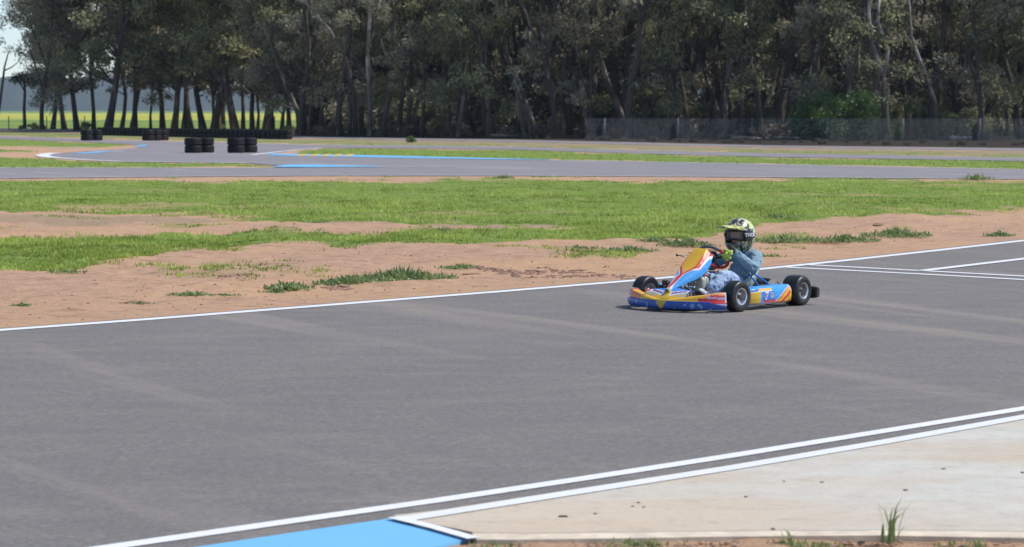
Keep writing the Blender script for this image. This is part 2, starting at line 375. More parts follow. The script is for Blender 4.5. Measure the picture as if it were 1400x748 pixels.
def masks(X, Y):
    px, py = to_px(X, Y); py = np.where(Y < 5, 900, py)
    out = [np.zeros_like(X), np.zeros_like(X), np.zeros_like(X)]
    nz = (fbm(X * 0.35 + 5, Y * 0.35 + 9, 5) - 0.5) + .55 * (fbm(X * 1.9 + 5, Y * 1.3 + 9, 4) - 0.5)
    nf = (fbm(X * 1.3 + 5, Y * 0.8 + 9, 4) - 0.5)
    for ch, amt, top, bot, soft, (xa, xb) in bands:
        amp = soft * 2.2
        a = (py + nz * amp * 2 - ip(top, px)) / soft; b = (ip(bot, px) - py + nz * amp * 3) / soft
        m = np.clip(a + 0.5, 0, 1) * np.clip(b + 0.5, 0, 1) * np.clip((px - xa) / 25, 0, 1) * np.clip((xb - px) / 25, 0, 1)
        out[ch] = np.maximum(out[ch], m * amt)
    # bare streaks in the near meadow
    bare = np.clip((fbm(X * 0.28 + 40, Y * 0.55 + 3, 4) - 0.60) * 7, 0, 1)
    inm = (py > 246) & (py < 400)
    out[0] = np.where(inm, out[0] * (1 - 0.5 * bare), out[0])
    # scattered growth on the bare earth
    sp = np.clip((fbm(X * 0.9 + 11, Y * 0.6 + 71, 5) - 0.61) * 8, 0, 1) * 0.5
    out[0] = np.where(inm & (out[0] < 0.1), sp * np.clip((395 - py) / 40, 0, 1), out[0])
    line_y = ip([(-4000, 800), (-600, 500), (0, 449), (450, 414), (678, 396), (872, 380), (1033, 366), (1150, 354), (1280, 340), (1400, 326), (2000, 262)], px)
    out[0] = np.where((py > line_y) & (py < 735), 0, out[0])
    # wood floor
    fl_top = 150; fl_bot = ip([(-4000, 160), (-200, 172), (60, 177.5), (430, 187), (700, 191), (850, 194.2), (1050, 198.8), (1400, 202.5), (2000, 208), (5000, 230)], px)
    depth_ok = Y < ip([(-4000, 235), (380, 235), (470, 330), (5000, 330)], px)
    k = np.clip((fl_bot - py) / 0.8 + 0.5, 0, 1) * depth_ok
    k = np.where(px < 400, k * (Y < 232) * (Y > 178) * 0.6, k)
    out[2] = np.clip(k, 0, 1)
    return out, px, py
mk, PX, PY = masks(XX, DD)
def ground_z(X, Y):
    px, py = to_px(X, Y); py = np.where(Y < 5, 900, py)
    hump = np.clip((py - 246) / 8, 0, 1) * np.clip((ip([(-600, 500), (0, 445), (450, 412), (870, 380), (1040, 362), (1400, 323), (2000, 262)], px) - py) / 14, 0, 1)
    z = -0.012 * fbm(X * 1.5, Y * 1.5, 3) + hump * ((fbm(X * 0.5, Y * 0.5, 4) - 0.5) * 0.16 + (fbm(X * 3, Y * 3, 4) - 0.5) * 0.07)
    return np.maximum(z, -0.06) - 0.002
def gz(x, y): return float(ground_z(np.array([x]), np.array([y]))[0])
ZZ = ground_z(XX, DD)
# the verge in front of the concrete apron lies lower
low = (DD < 10.9) & (XX > -0.55) & (DD > 4)
ZZ = np.where(low, np.where(DD < 10.1, -0.012 + 0.04 * fbm(XX * 5, DD * 5, 5), -0.05), ZZ)
nr, nc = XX.shape
verts = np.stack([XX, DD, ZZ], -1).reshape(-1, 3)
idx = np.arange(nr * nc).reshape(nr, nc)
faces = np.stack([idx[:-1, :-1], idx[:-1, 1:], idx[1:, 1:], idx[1:, :-1]], -1).reshape(-1, 4)
def np_mesh(name, verts, faces):
    k = faces.shape[1]; me = bpy.data.meshes.new(name); me.vertices.add(len(verts)); me.vertices.foreach_set('co', verts.astype(np.float32).ravel())
    me.loops.add(faces.size); me.loops.foreach_set('vertex_index', faces.astype(np.int32).ravel())
    me.polygons.add(len(faces)); me.polygons.foreach_set('loop_start', np.arange(0, faces.size, k, dtype=np.int32))
    me.polygons.foreach_set('loop_total', np.full(len(faces), k, dtype=np.int32)); me.update(calc_edges=True); return me
gm = np_mesh('ground', verts, faces)
at = gm.color_attributes.new('mask', 'FLOAT_COLOR', 'POINT')
cc = np.stack([mk[0].ravel(), mk[1].ravel(), mk[2].ravel(), np.ones(nr * nc)], -1)
at.data.foreach_set('color', cc.astype(np.float32).ravel())
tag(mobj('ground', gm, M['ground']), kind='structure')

# ------------------------------------------------------------------ near track
far_px = [(0, 452.5), (200, 437.8), (450, 418), (678, 400), (872, 384), (1033, 369.5), (1150, 357.5), (1280, 343.2), (1400, 329.6)]
near_px = [(175, 747), (400, 714.5), (600, 686), (800, 656), (1000, 625), (1200, 592.5), (1400, 560)]
far_l = GP(far_px); near_l = GP(near_px)
def extend(l, a, b):
    d0 = (l[0] - l[1]).normalized(); d1 = (l[-1] - l[-2]).normalized()
    return [l[0] + d0 * a] + l + [l[-1] + d1 * b]
far_l = extend(far_l, 40, 60); near_l = extend(near_l, 12, 60)
def shift(l, off):
    out = []
    for i, p in enumerate(l):
        t = (l[min(i + 1, len(l) - 1)] - l[max(i - 1, 0)]).normalized(); out.append(p + Vector((-t.y, t.x, 0)) * off)
    return out
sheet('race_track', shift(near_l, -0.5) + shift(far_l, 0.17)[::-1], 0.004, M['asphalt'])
line('track_edge_line', far_l, 0.15, 0.008, M['white_line'])
line('track_edge_line', near_l, 0.105, 0.008, M['white_line'])
line('pit_lane_line', GP([(1103, 362.8), (1250, 370.5), (1400, 378.6), (1700, 395)]), 0.12, 0.0085, M['white_line'])
line('pit_lane_line', GP([(1070, 366), (1250, 375.2), (1400, 383.4), (1700, 401)]), 0.12, 0.0085, M['white_line'])
line('pit_lane_line', GP([(1262, 371.3), (1330, 363.2), (1400, 355), (1700, 318)]), 0.14, 0.0115, M['white_line'])

# concrete apron, its white edge and its rim, the blue painted corner
ap = GP([(536, 704.5), (600, 697.5), (800, 666.6), (1000, 635.6), (1200, 602), (1400, 566.4), (2000, 455)]) 
apr = ap + GP([(2100, 726), (1400, 726), (1200, 724.5), (1000, 725.5), (850, 727.5), (700, 729), (649, 728)])
sheet('concrete_apron', [G(*to_px(q.x, q.y), 0.020) for q in apr], 0.020, M['concrete'], skirt=0.09)
rim = GP([(645, 728.5), (700, 729.5), (850, 728), (1000, 726), (1200, 725), (1400, 726.5), (2100, 726.5)], 0.0) + GP([(2100, 735.5), (1400, 735.5), (1200, 732), (1000, 733.5), (850, 736), (700, 738), (652, 737.5)])
sheet('apron_edging', [G(*to_px(q.x, q.y), 0.026) for q in rim], 0.026, M['rim_conc'], skirt=0.10)
line('apron_edge_line', GP([(548, 710), (600, 702), (800, 670.6), (1000, 639.3), (1200, 605.5), (1400, 569.6), (1800, 498)], .024), 0.105, 0.024, M['soft_line'])
sheet('blue_kerb', GP([(60, 778), (283, 745.5), (420, 725), (533, 708.8), (641, 736.5), (575, 752), (300, 800), (100, 830)], .016), 0.016, M['blue_paint'], skirt=0.02)
line('kerb_joint_line', GP([(538, 706.5), (590, 719), (648, 735.5)], .0275), 0.06, 0.0275, M['white_line'])

# ------------------------------------------------------------------ far tracks
main_bot = [(-900, 244.5), (0, 244.3), (200, 242.3), (400, 240.7), (700, 240.5), (1000, 242.3), (1200, 243.8), (1400, 245.3), (2300, 251)]
main_top = [(-900, 229.5), (0, 229.5), (350, 229.6), (600, 229.5), (600.5, 215.8), (740, 218.4), (1000, 223.5), (1200, 228), (1400, 231.6), (2300, 247)]
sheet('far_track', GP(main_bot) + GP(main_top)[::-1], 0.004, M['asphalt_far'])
hair = [(57, 213), (75, 216.5), (110, 219), (160, 221.5), (250, 222.5), (340, 223.5), (400, 228.5), (420, 229.8), (620, 229.8), (600, 215.6), (450, 212.4), (350, 212.3), (408, 205), (440, 202.5), (560, 203),
        (700, 204.8), (850, 209.5), (1050, 214.8), (1400, 220.6), (2300, 236), (2300, 229), (1400, 215.7), (1050, 209.5), (850, 205), (700, 200.7), (560, 199), (430, 198), (350, 196), (300, 194.5), (220, 193), (170, 192), (0, 186.2), (-900, 172),
        (-900, 176), (0, 190), (130, 195), (190, 198.5), (205, 200), (190, 202.5), (110, 207.5), (64, 210.5)]
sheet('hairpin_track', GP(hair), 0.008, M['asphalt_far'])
back_t = [(-900, 165), (0, 175.5), (130, 178), (430, 187), (700, 191.3), (850, 194.5), (1050, 199), (1200, 201), (1400, 203), (2300, 210)]
back_b = [(-900, 168), (0, 177.8), (130, 180.5), (430, 189), (700, 193.8), (850, 197.5), (1050, 201.6), (1200, 203.7), (1400, 206.3), (2300, 215)]
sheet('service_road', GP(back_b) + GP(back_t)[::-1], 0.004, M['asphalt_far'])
def hl(pts, wdt, z=0.013): line('far_track_line', GP(pts), wdt, z, M['white_line'])
hl([(-300, 244), (0, 243.9), (200, 242), (400, 240.4), (700, 240.2), (1000, 242), (1200, 243.5), (1400, 245), (1800, 248)], 0.16)
hl([(-300, 229.7), (0, 229.7), (350, 229.8)], 0.18)
hl([(740, 218.8), (1000, 223.8), (1200, 228.3), (1400, 231.9), (1800, 239)], 0.18)
hl([(75, 209.5), (64, 210.8), (57, 212.6), (62, 214.3), (75, 216)], 0.5)
hl([(75, 216), (110, 218.5), (160, 221), (250, 222.1), (340, 223)], 0.3)
hl([(345, 212.2), (375, 208.6), (408, 205), (440, 202.8)], 0.25)
hl([(68, 202.6), (128, 201.6)], 0.5); hl([(150, 206.8), (168, 206.5)], 0.5)
hl([(600, 228.9), (480, 228.5), (420, 227.6)], 0.16)
hl([(200, 193.2), (300, 194.9), (350, 196.4), (430, 198.3), (560, 199.4), (700, 201.1)], 0.22)
def bp(name, pts, mat, z=0.017): sheet(name, GP(pts), z, mat)
bp('blue_kerb', [(360, 212.2), (372, 210.4), (410, 211.2), (405, 213.8)], M['blue_paint'])
for i in range(5):
    x0 = 408 + i * 16
    bp('yellow_kerb_stripe', [(x0 + 6, 211), (x0 + 14, 211.2), (x0 + 6, 214.2), (x0 - 4, 213.9)], M['yellow_paint'], 0.0185)
bp('blue_kerb', [(405, 213.8), (410, 211.2), (480, 212.2), (560, 214), (660, 216.4), (752, 218.8), (752, 219.2), (660, 218.2), (560, 216.6), (480, 215.2)], M['blue_paint'])
bp('blue_kerb', [(370, 229.2), (393, 225.8), (425, 225.6), (480, 226.9), (530, 228.4), (480, 228.9), (420, 229.3)], M['blue_paint'], 0.019)
bp('blue_kerb', [(98, 209.8), (118, 208.8), (140, 207), (154, 206.8), (135, 209.5), (112, 210.6)], M['blue_paint'])
bp('blue_kerb', [(182, 201), (192, 198.6), (204, 198.9), (196, 201)], M['blue_paint'])

# ------------------------------------------------------------------ vegetation helpers
def leaf_cloud(centers, radii, counts, size, rng, droop=0.12, tint0=None, shape=(1, 1, 1)):
    """many small pointed leaves; returns verts, quads, tints"""
    V = []; Q = []; Tn = []; k = 0
    for c, r, n in zip(centers, radii, counts):
        d = rng.normal(size=(n, 3)); d /= np.linalg.norm(d, axis=1)[:, None]; rr = r * rng.random(n) ** 0.45
        p = np.array(c) + d * rr[:, None] * np.array(shape)
        L = size[0] * (0.6 + 0.8 * rng.random(n)); W_ = size[1] * (0.6 + 0.8 * rng.random(n))
        a = rng.normal(size=(n, 3)); a[:, 2] -= droop * 1.6; a /= np.linalg.norm(a, axis=1)[:, None]
        b = np.cross(a, rng.normal(size=(n, 3))); b /= np.linalg.norm(b, axis=1)[:, None] + 1e-9
        v = np.stack([p, p + a * (L * .5)[:, None] + b * (W_ * .5)[:, None], p + a * L[:, None], p + a * (L * .5)[:, None] - b * (W_ * .5)[:, None]], 1)
        base = 0.08 + rng.random() * 0.5 if tint0 is None else tint0
        Tn.append(np.clip(base + rng.random(n) * 0.5, 0, 1)); V.append(v.reshape(-1, 3))
        Q.append(np.arange(4 * n).reshape(n, 4) + k); k += 4 * n
    return np.concatenate(V), np.concatenate(Q), np.repeat(np.concatenate(Tn), 4)
def leaf_mesh(name, V, Q, Tn, mat):
    me = np_mesh(name, V, Q); a = me.color_attributes.new('tint', 'FLOAT_COLOR', 'POINT')
    a.data.foreach_set('color', np.stack([Tn, Tn, Tn, np.ones_like(Tn)], -1).astype(np.float32).ravel())
    me.materials.append(mat); return me

def gum(seed, h=15, r0=0.22, crown_lo=0.28, nb=15, leaves=85, mat='leaf', bark='bark', lean=0.05, forks=2, clump=0.62, lsize=(0.30, 0.10), spread=1.0):
    rng = np.random.default_rng(seed); bm = bmesh.new(); cl = []; cr = []
    stems = []
    def stem(p, d, L, r, n=9):
        pts = [Vector(p)]; d = Vector(d).normalized()
        for i in range(n):
            d = (d + Vector(rng.normal(size=3)) * 0.09 + Vector((0, 0, 0.05))).normalized(); pts.append(pts[-1] + d * L / n)
        rad = [r * (1 - 0.75 * i / n) for i in range(n + 1)]
        return pts, rad
    pts, rad = stem((0, 0, -0.1), (lean * rng.normal(), lean * rng.normal(), 1), h, r0); rad[0] *= 1.35
    stems.append((pts, rad))
    for f in range(forks):
        i = int(rng.integers(2, 5)); a = rng.random() * 2 * PI
        p2, r2 = stem(pts[i], (0.30 * math.cos(a), 0.30 * math.sin(a), 1), h * (0.85 - i / 10), rad[i] * 0.75, 7); stems.append((p2, r2))
    for p, r in stems: b_tube(bm, p, r, 7)
    for k in range(nb):
        p, r = stems[k % len(stems)]; n = len(p) - 1
        lo = crown_lo * n if k % len(stems) == 0 else 2
        i = int(lo + (n - lo) * rng.random()); i = min(i, n - 1)
        a = rng.random() * 2 * PI; L = (1.3 + 2.2 * rng.random()) * spread
        bp_, br = stem(p[i], (math.cos(a), math.sin(a), 0.35 + 0.5 * rng.random()), L, max(0.035, r[i] * 0.4), 4); b_tube(bm, bp_, br, 5)
        for s in range(3):
            q = bp_[2 + s % 3] if s < 3 else bp_[-1]
            c = q + Vector((rng.normal() * 0.5, rng.normal() * 0.5, 0.1 + rng.normal() * 0.3)) * spread
            b_tube(bm, [bp_[2], (bp_[2] + c) / 2 + Vector((0, 0, 0.1)), c], [0.03, 0.02, 0.01], 4)
            cl.append(c); cr.append(clump * (0.5 + 0.8 * rng.random()))
    for p, r in stems:
        cl.append(p[-1]); cr.append(clump)
    tm = bpy.data.meshes.new('trunk'); bm.to_mesh(tm); bm.free(); tm.materials.append(M[bark])
    tm.polygons.foreach_set('use_smooth', [True] * len(tm.polygons))
    V, Q, T_ = leaf_cloud(cl, cr, [int(leaves * (0.6 + 0.8 * rng.random())) for _ in cl], lsize, rng, shape=(1.15, 1.15, 0.75))
    return tm, leaf_mesh('crown', V, Q, T_, M[mat])
def put_tree(meshes, loc, rz, s, name, label, cat, group=None):
    r = empty(name, loc, rz); r.scale = (s, s, s); tag(r, label, cat, group)
    for nm, me in (('trunk', meshes[0]), ('crown', meshes[1])): link(bpy.data.objects.new(nm, me), r)
    return r
V_ = []
for i in range(9):
    V_.append(gum(100 + i, h=[14, 16, 13, 15, 17, 14, 12, 16, 15][i], r0=[.17, .24, .15, .2, .28, .16, .13, .22, .19][i], crown_lo=[.2, .3, .18, .25, .33, .15, .15, .28, .2][i],
                  nb=[17, 19, 16, 18, 20, 18, 17, 18, 18][i], mat=['leaf', 'leaf', 'leaf_green', 'leaf', 'leaf', 'leaf_green', 'leaf', 'leaf', 'leaf_green'][i],
                  bark=['bark', 'bark', 'bark_mid', 'bark', 'bark', 'bark', 'bark', 'bark_mid', 'bark_mid'][i], lean=[.04, .05, .06, .05, .04, .05, .06, .05, .04][i], forks=[1, 2, 1, 2, 3, 1, 1, 2, 2][i]))
V_DENSE = gum(300, h=9, r0=.15, crown_lo=.02, nb=30, forks=3, leaves=160, mat='leaf_dark', clump=1.2, lsize=(.5, .2))
V_LEFT = [gum(320 + i, h=[15, 16, 14][i], r0=[.24, .3, .2][i], crown_lo=.22, nb=58, forks=1, leaves=150, clump=.95, bark='bark', lean=.02, spread=1.35, lsize=(.34, .12), mat=('leaf', 'leaf_green', 'leaf')[i]) for i in range(3)]
rr = random.Random(5)
def forest_edge(px):   # distance of the first trunks
    return float(ip([(-300, 200), (60, 196), (300, 190), (400, 172), (500, 160), (700, 154), (1400, 143), (1900, 138)], px))
GF = 'gum trees of the wood'
# deep wood on the right
n_deep = 0
for row in range(12):
    px = 395 + rr.random() * 30
    while px < 1560:
        d = forest_edge(px) + 1.5 + row * 5.0 + rr.uniform(-1.9, 1.9)
        if not (px < 470 and row > 3):
            p = AT(px, 160, d); p.z = 0; k = rr.randrange(9); s = rr.uniform(0.85, 1.15)
            if row == 0 and px < 480: k = rr.choice([0, 1, 3])
            if row < 2: lab, gr = 'gum tree with a leafy crown in the front rows of the dense wood', GF
            else: lab, gr = 'gum tree deep inside the dark wood, half hidden by the trunks in front', 'trees deep in the wood'
            put_tree(V_[k], p, rr.random() * 6.28, s, 'gum_tree', lab, 'tree', gr); n_deep += 1
        px += (rr.uniform(62, 108) if row > 1 else rr.uniform(46, 92)) * 150 / d
# open row on the left
for px, d, k, s in [(147, 200, 4, 1.05), (105, 206, 3, .95), (184, 215, 0, 1), (238, 205, 4, .9), (278, 210, 7, .9), (292, 198, 1, 1.0), (322, 195, 4, 1.05), 
                    (345, 200, 2, 1.0), (372, 190, 5, .95), (395, 188, 8, .9), (222, 225, 6, 1), (88, 220, 3, .9), (72, 226, 0, .85), (415, 186, 0, 1), (440, 184, 3, 1), (305, 222, 5, 1), (252, 226, 6, 1.1), (362, 212, 6, 1)]:
    p = AT(px, 160, d); p.z = 0
    put_tree(V_LEFT[k % 3], p, rr.random() * 6.28, s, 'gum_tree', 'dark gum tree in the open row between the long tyre wall and yellow field', 'tree', 'gum trees behind the tyre wall')
for px, d, k, s in [(128, 205, 0, 1.0), (166, 214, 3, .9), (206, 222, 6, .9), (262, 203, 3, 1.0), (332, 206, 0, 1), (180, 226, 3, 1), (290, 214, 6, 1), (385, 200, 2, 1), (352, 215, 6, 1)]:
    p = AT(px, 160, d); p.z = 0
    put_tree(V_[k], p, rr.random() * 6.28, s, 'gum_tree', 'dark gum tree in the open row between the long tyre wall and yellow field', 'tree', 'gum trees behind the tyre wall')
# left edge: flat topped small tree, leaning dead tree, low dark conifer foliage
def crown_tree(name, label, px, base_py, d, trunk, clumps, mat, bark, tr=0.1, size=(0.25, 0.09), cat='tree'):
    p = AT(px, base_py, d); p.z = 0; root = empty(name, p); tag(root, label, cat)
    bm = bmesh.new()
    for pl, ra, *pale in trunk:
        pts_ = [AT(a, b, d + e) - p for a, b, e in pl]
        if pale: tubeobj('limb', pts_, ra, M['bark_pale'], root, 8)
        else: b_tube(bm, pts_, ra, 8)
    from_bm('trunk', bm, M[bark], root)
    rng = np.random.default_rng(int(px)); cs = [AT(a, b, d + e) - p for a, b, e, _, _ in clumps]
    V, Q, T_ = leaf_cloud(cs, [c[3] for c in clumps], [c[4] for c in clumps], size, rng, shape=(1.2, 1.2, .7))
    link(bpy.data.objects.new('crown', leaf_mesh('crown', V, Q, T_, M[mat])), root); return root
crown_tree('pine_tree', 'small flat topped tree standing alone at the left before the yellow field', 34, 172, 208,
           [([(34, 176, 0), (33, 150, 0), (34, 125, .1), (33, 108, 0)], [.16, .13, .11, .08]), ([(34, 125, 0), (26, 112, .2), (20, 108, .3)], [.07, .05, .03]), ([(33, 120, 0), (42, 112, -.2), (48, 109, -.3)], [.07, .05, .03])],
           [(33, 107, 0, .8, 260), (22, 108, .3, .6, 170), (45, 110, -.3, .7, 200), (38, 105, .5, .6, 120), (28, 105, -.5, .6, 120)], 'leaf_dark', 'bark')
crown_tree('dead_tree', 'thin leaning grey tree with a forked limb at the far left edge', 1, 172, 205,
           [([(-6, 176, 0), (0, 140, 0), (4, 110, 0), (6, 92, 0), (12, 70, 0)], [.14, .12, .10, .08, .04]), ([(5, 97, 0), (16, 92, .2), (26, 84, .2)], [.06, .05, .03])],
           [(14, 66, 0, .5, 60), (-10, 55, 0, .9, 180), (0, 30, 0, 1.0, 200), (28, 82, .2, .3, 30)], 'leaf', 'bark_mid')
crown_tree('gum_tree', 'dark drooping tree at the left with low hanging foliage over its short trunk', 58, 174, 204,
           [([(57, 177, 0), (57, 150, 0), (60, 120, 0), (70, 60, 0), (72, 0, 0), (74, -40, 0)], [.2, .17, .16, .14, .1, .05]), ([(60, 125, 0), (45, 80, 0), (38, 60, 0)], [.1, .07, .03]), ([(64, 90, 0), (40, 30, 0), (25, 5, 0)], [.1, .07, .03]), ([(60, 140, 0), (50, 132, 0), (46, 135, 0)], [.06, .05, .02])],
           [(a, b, e, r_, n_) for a, b, e, r_, n_ in [(50, 140, 0, .6, 140), (60, 132, .3, .8, 200), (70, 135, -.3, .9, 220), (78, 148, 0, .7, 150), (40, 60, 0, .8, 160), (50, 75, .5, .9, 200), (62, 60, 0, 1.1, 260), (48, 100, 0, .9, 200), (66, 105, 0, 1.1, 260), (35, 30, 0, 1.0, 200), (55, 30, 0, 1.2, 260), (20, 8, 0, 1.1, 220), (45, 0, 0, 1.2, 260), (75, 85, 0, 1.2, 260), (80, 40, 0, 1.3, 300), (82, 120, 0, 1, 220), (5, -15, 0, 1.2, 260), (30, -25, 0, 1.3, 260), (65, -10, 0, 1.3, 260)]], 'leaf', 'bark')
# trees the photo singles out
crown_tree('gum_tree', 'pale straight trunked gum rising through the wood left of centre', 505, 188, 163,
           [([(505, 189, 0), (506, 140, 0), (503, 80, 0), (506, 20, 0), (504, -90, 0)], [.18, .16, .15, .13, .08]), ([(506, 60, 0), (520, 20, 0), (530, -20, 0)], [.07, .05, .03])],
           [(525, -5, .5, .9, 160), (490, -40, 0, 1.1, 200), (520, 20, .6, .6, 80), (500, -90, 0, 1.5, 300)], 'leaf', 'bark_pale')
crown_tree('gum_tree', 'gum with a white limb slanting up to the left at the top of the photo', 478, 187, 164,
           [([(486, 188, 0), (484, 130, 0), (474, 80, 0)], [.16, .15, .12]), ([(474, 80, 0), (452, 42, 0), (428, 15, 0), (400, -12, 0), (380, -50, 0)], [.12, .10, .09, .07, .05], 1), ([(474, 80, 0), (482, 40, 0), (468, 0, 0), (470, -60, 0)], [.1, .08, .07, .05])],
           [(400, -30, .5, 1.0, 200), (470, -50, 0, 1.2, 240), (440, 10, .8, .7, 90), (485, 30, .7, .8, 120)], 'leaf', 'bark')
crown_tree('gum_tree', 'gum with white forked limbs spreading in the upper right of the wood', 1208, 188, 140.5,
           [([(1212, 194, 0), (1210, 150, 0), (1209, 106, 0)], [.24, .2, .15]), ([(1209, 108, 0), (1194, 62, 0), (1188, 20, 0), (1192, -60, 0)], [.13, .11, .1, .06], 1),
            ([(1209, 108, 0), (1214, 70, 0), (1200, 30, 0), (1204, -30, 0)], [.12, .10, .09, .05], 1), ([(1194, 64, 0), (1180, 62, .2), (1160, 58, .3), (1140, 66, .3)], [.06, .05, .04, .02]), ([(1214, 104, 0), (1232, 108, 0)], [.06, .03]), ([(1188, 30, 0), (1166, 12, 0), (1140, 8, 0)], [.06, .04, .02])],
           [(1150, 50, .5, .7, 110), (1140, 10, .5, .8, 130), (1215, 0, .8, .9, 160), (1185, -60, 0, 1.4, 260), (1225, 40, .9, .7, 90), (1200, 50, -.5, .45, 60), (1190, 85, -.4, .6, 90), (1182, 40, -.4, .5, 70), (1215, 60, -.4, .5, 70), (1240, 95, -.3, .8, 120), (1160, 75, -.3, .9, 140), (1205, 135, -.2, .6, 80), (1222, 20, -.4, .6, 90), (1170, 30, -.5, .6, 90)], 'leaf_green', 'bark')
crown_tree('gum_tree', 'slim gum with a white leaning trunk right of the forked one', 1290, 190, 141.5,
           [([(1280, 194, 0), (1278, 140, 0), (1266, 104, 0)], [.15, .13, .1]), ([(1266, 104, 0), (1256, 78, 0), (1246, 50, 0), (1240, -40, 0)], [.1, .09, .08, .05], 1), ([(1268, 106, 0), (1285, 103, 0)], [.05, .03])],
           [(1240, -10, .5, 1.0, 200), (1262, 30, .7, .7, 110), (1230, 50, .6, .6, 80), (1252, 60, -.4, .4, 50), (1290, 80, .3, .8, 110)], 'leaf', 'bark')
crown_tree('gum_tree', 'short pale snag leaning in the wood just left of the wire fence', 712, 188, 153,
           [([(718, 191, 0), (712, 160, 0), (707, 140, 0), (704, 100, 0)], [.13, .12, .09, .05])], [(704, 96, 0, .5, 60), (708, 120, 0, .4, 30)], 'leaf', 'bark_mid')

# understorey and shrubs
def shrub_mesh(seed, wd, h, mat, n=26, leaves=120, size=(.22, .10)):
    rng = np.random.default_rng(seed); bm = bmesh.new(); cl = []; cr = []
    for i in range(n):
        a = rng.random() * 2 * PI; q = rng.random() ** .5 * wd / 2; z = h * (0.15 + 0.75 * rng.random()) * (1 - 0.45 * (2 * q / wd) ** 2)
        c = Vector((q * math.cos(a), q * math.sin(a), z)); cl.append(c); cr.append(min(wd, h) * 0.2 * (0.7 + 0.6 * rng.random()))
        b_tube(bm, [(0, 0, 0), (c.x * .4, c.y * .4, c.z * .55), c], [.035, .02, .008], 4)
    sm = bpy.data.meshes.new('stem'); bm.to_mesh(sm); bm.free(); sm.materials.append(M['bark'])
    V, Q, T_ = leaf_cloud(cl, cr, [leaves] * n, size, rng, droop=0.0)
    return sm, leaf_mesh('foliage', V, Q, T_, M[mat])
def put_shrub(ms, loc, rz, s, name, label, cat, group=None):
    r = empty(name, loc, rz); r.scale = s if isinstance(s, tuple) else (s, s, s); tag(r, label, cat, group)
    for nm, me in (('stem', ms[0]), ('foliage', ms[1])): link(bpy.data.objects.new(nm, me), r)
for i in range(26):
    px = 440 + i * 1130 / 25 + rr.uniform(-10, 10); d = forest_edge(px) + 62 + rr.uniform(-4, 4); p = AT(px, 160, d); p.z = 0
    put_tree(V_DENSE, p, rr.random() * 6, rr.uniform(.9, 1.1), 'gum_tree', 'bushy low branched tree at the far back of the dark wood', 'tree', 'bushy trees at the back of the wood')
SH = [shrub_mesh(1, 3.4, 3.0, 'leaf'), shrub_mesh(2, 2.6, 3.4, 'leaf_dark'), shrub_mesh(3, 3.0, 2.4, 'leaf_green'), shrub_mesh(4, 2.0, 1.1, 'leaf_twig', 18, 90, (.3, .05))]
for i in range(58):
    px = 425 + i * 1110 / 57 + rr.uniform(-14, 14); d = forest_edge(px) + rr.choice([22, 30, 38, 46]) + rr.uniform(-3, 3); p = AT(px, 160, d); p.z = 0
    put_shrub(SH[rr.randrange(3)], p, rr.random() * 6, rr.uniform(.9, 1.5), 'shrub', 'shadowy shrub filling the gaps between trunks deep in the wood', 'shrub', 'undergrowth shrubs deep in the wood')
for i in range(34):
    px = 430 + rr.random() * 1000; d = forest_edge(px) + rr.uniform(-1.5, 9); p = AT(px, 160, d); p.z = 0
    put_shrub(SH[3], p, rr.random() * 6, rr.uniform(.4, .9), 'scrub_bush', 'low brown twiggy scrub on the wood floor among the first trunks', 'shrub', 'brown scrub along the wood edge')
BS = shrub_mesh(11, 4.0, 3.0, 'leaf_bush', 34, 190, (.2, .09))
put_shrub(BS, Vector((AT(1172, 190, 142).x, 142, 0)), 1.0, 1.0, 'green_bush', 'large bright green bush at the wood edge behind the wire fence', 'bush')
put_shrub(BS, Vector((AT(1135, 190, 146).x, 146, 0)), 2.6, (1.05, 1.0, .95), 'green_bush', 'dark green bush tucked behind the left side of the brightest bush', 'bush')
put_shrub(SH[2], Vector((AT(1318, 190, 149).x, 149, 0)), .5, (1.1, 1, .9), 'green_bush', 'dull green bush near the right end of the wire fence, pale stones before it', 'bush')
put_shrub(SH[2], Vector((AT(762, 190, 155).x, 155, 0)), .5, (.3, .3, .75), 'green_bush', 'narrow yellow green sapling in the wood left of the wire fence', 'bush')
put_shrub(BS, Vector((G(562, 195).x, G(562, 195).y, 0)), 1, .13, 'green_plant', 'small single green plant growing on the dry verge before the wood', 'plant')
for px, d, s in [(45, 213, .3), (58, 212, .22), (30, 214, .2), (300, 205, .3), (118, 213, .35), (395, 178, .3)]:
    put_shrub(SH[2], Vector((AT(px, 170, d).x, d, 0)), px, s, 'shrub', 'small low shrub at the foot of the open tree row on the left', 'shrub', 'low shrubs under the open tree row')
for i in range(46):
    px = 700 + rr.random() * 760; d = float(ip([(700, 146), (850, 136), (1050, 126), (1400, 118)], px)) + rr.uniform(.5, 9); p = AT(px, 160, d); p.z = 0
    put_shrub(SH[3], p, rr.random() * 6, rr.uniform(.10, .26), 'scrub_bush', 'low brown scrub between the pale service road and the wire fence', 'scrub', 'brown scrub before the wire fence')
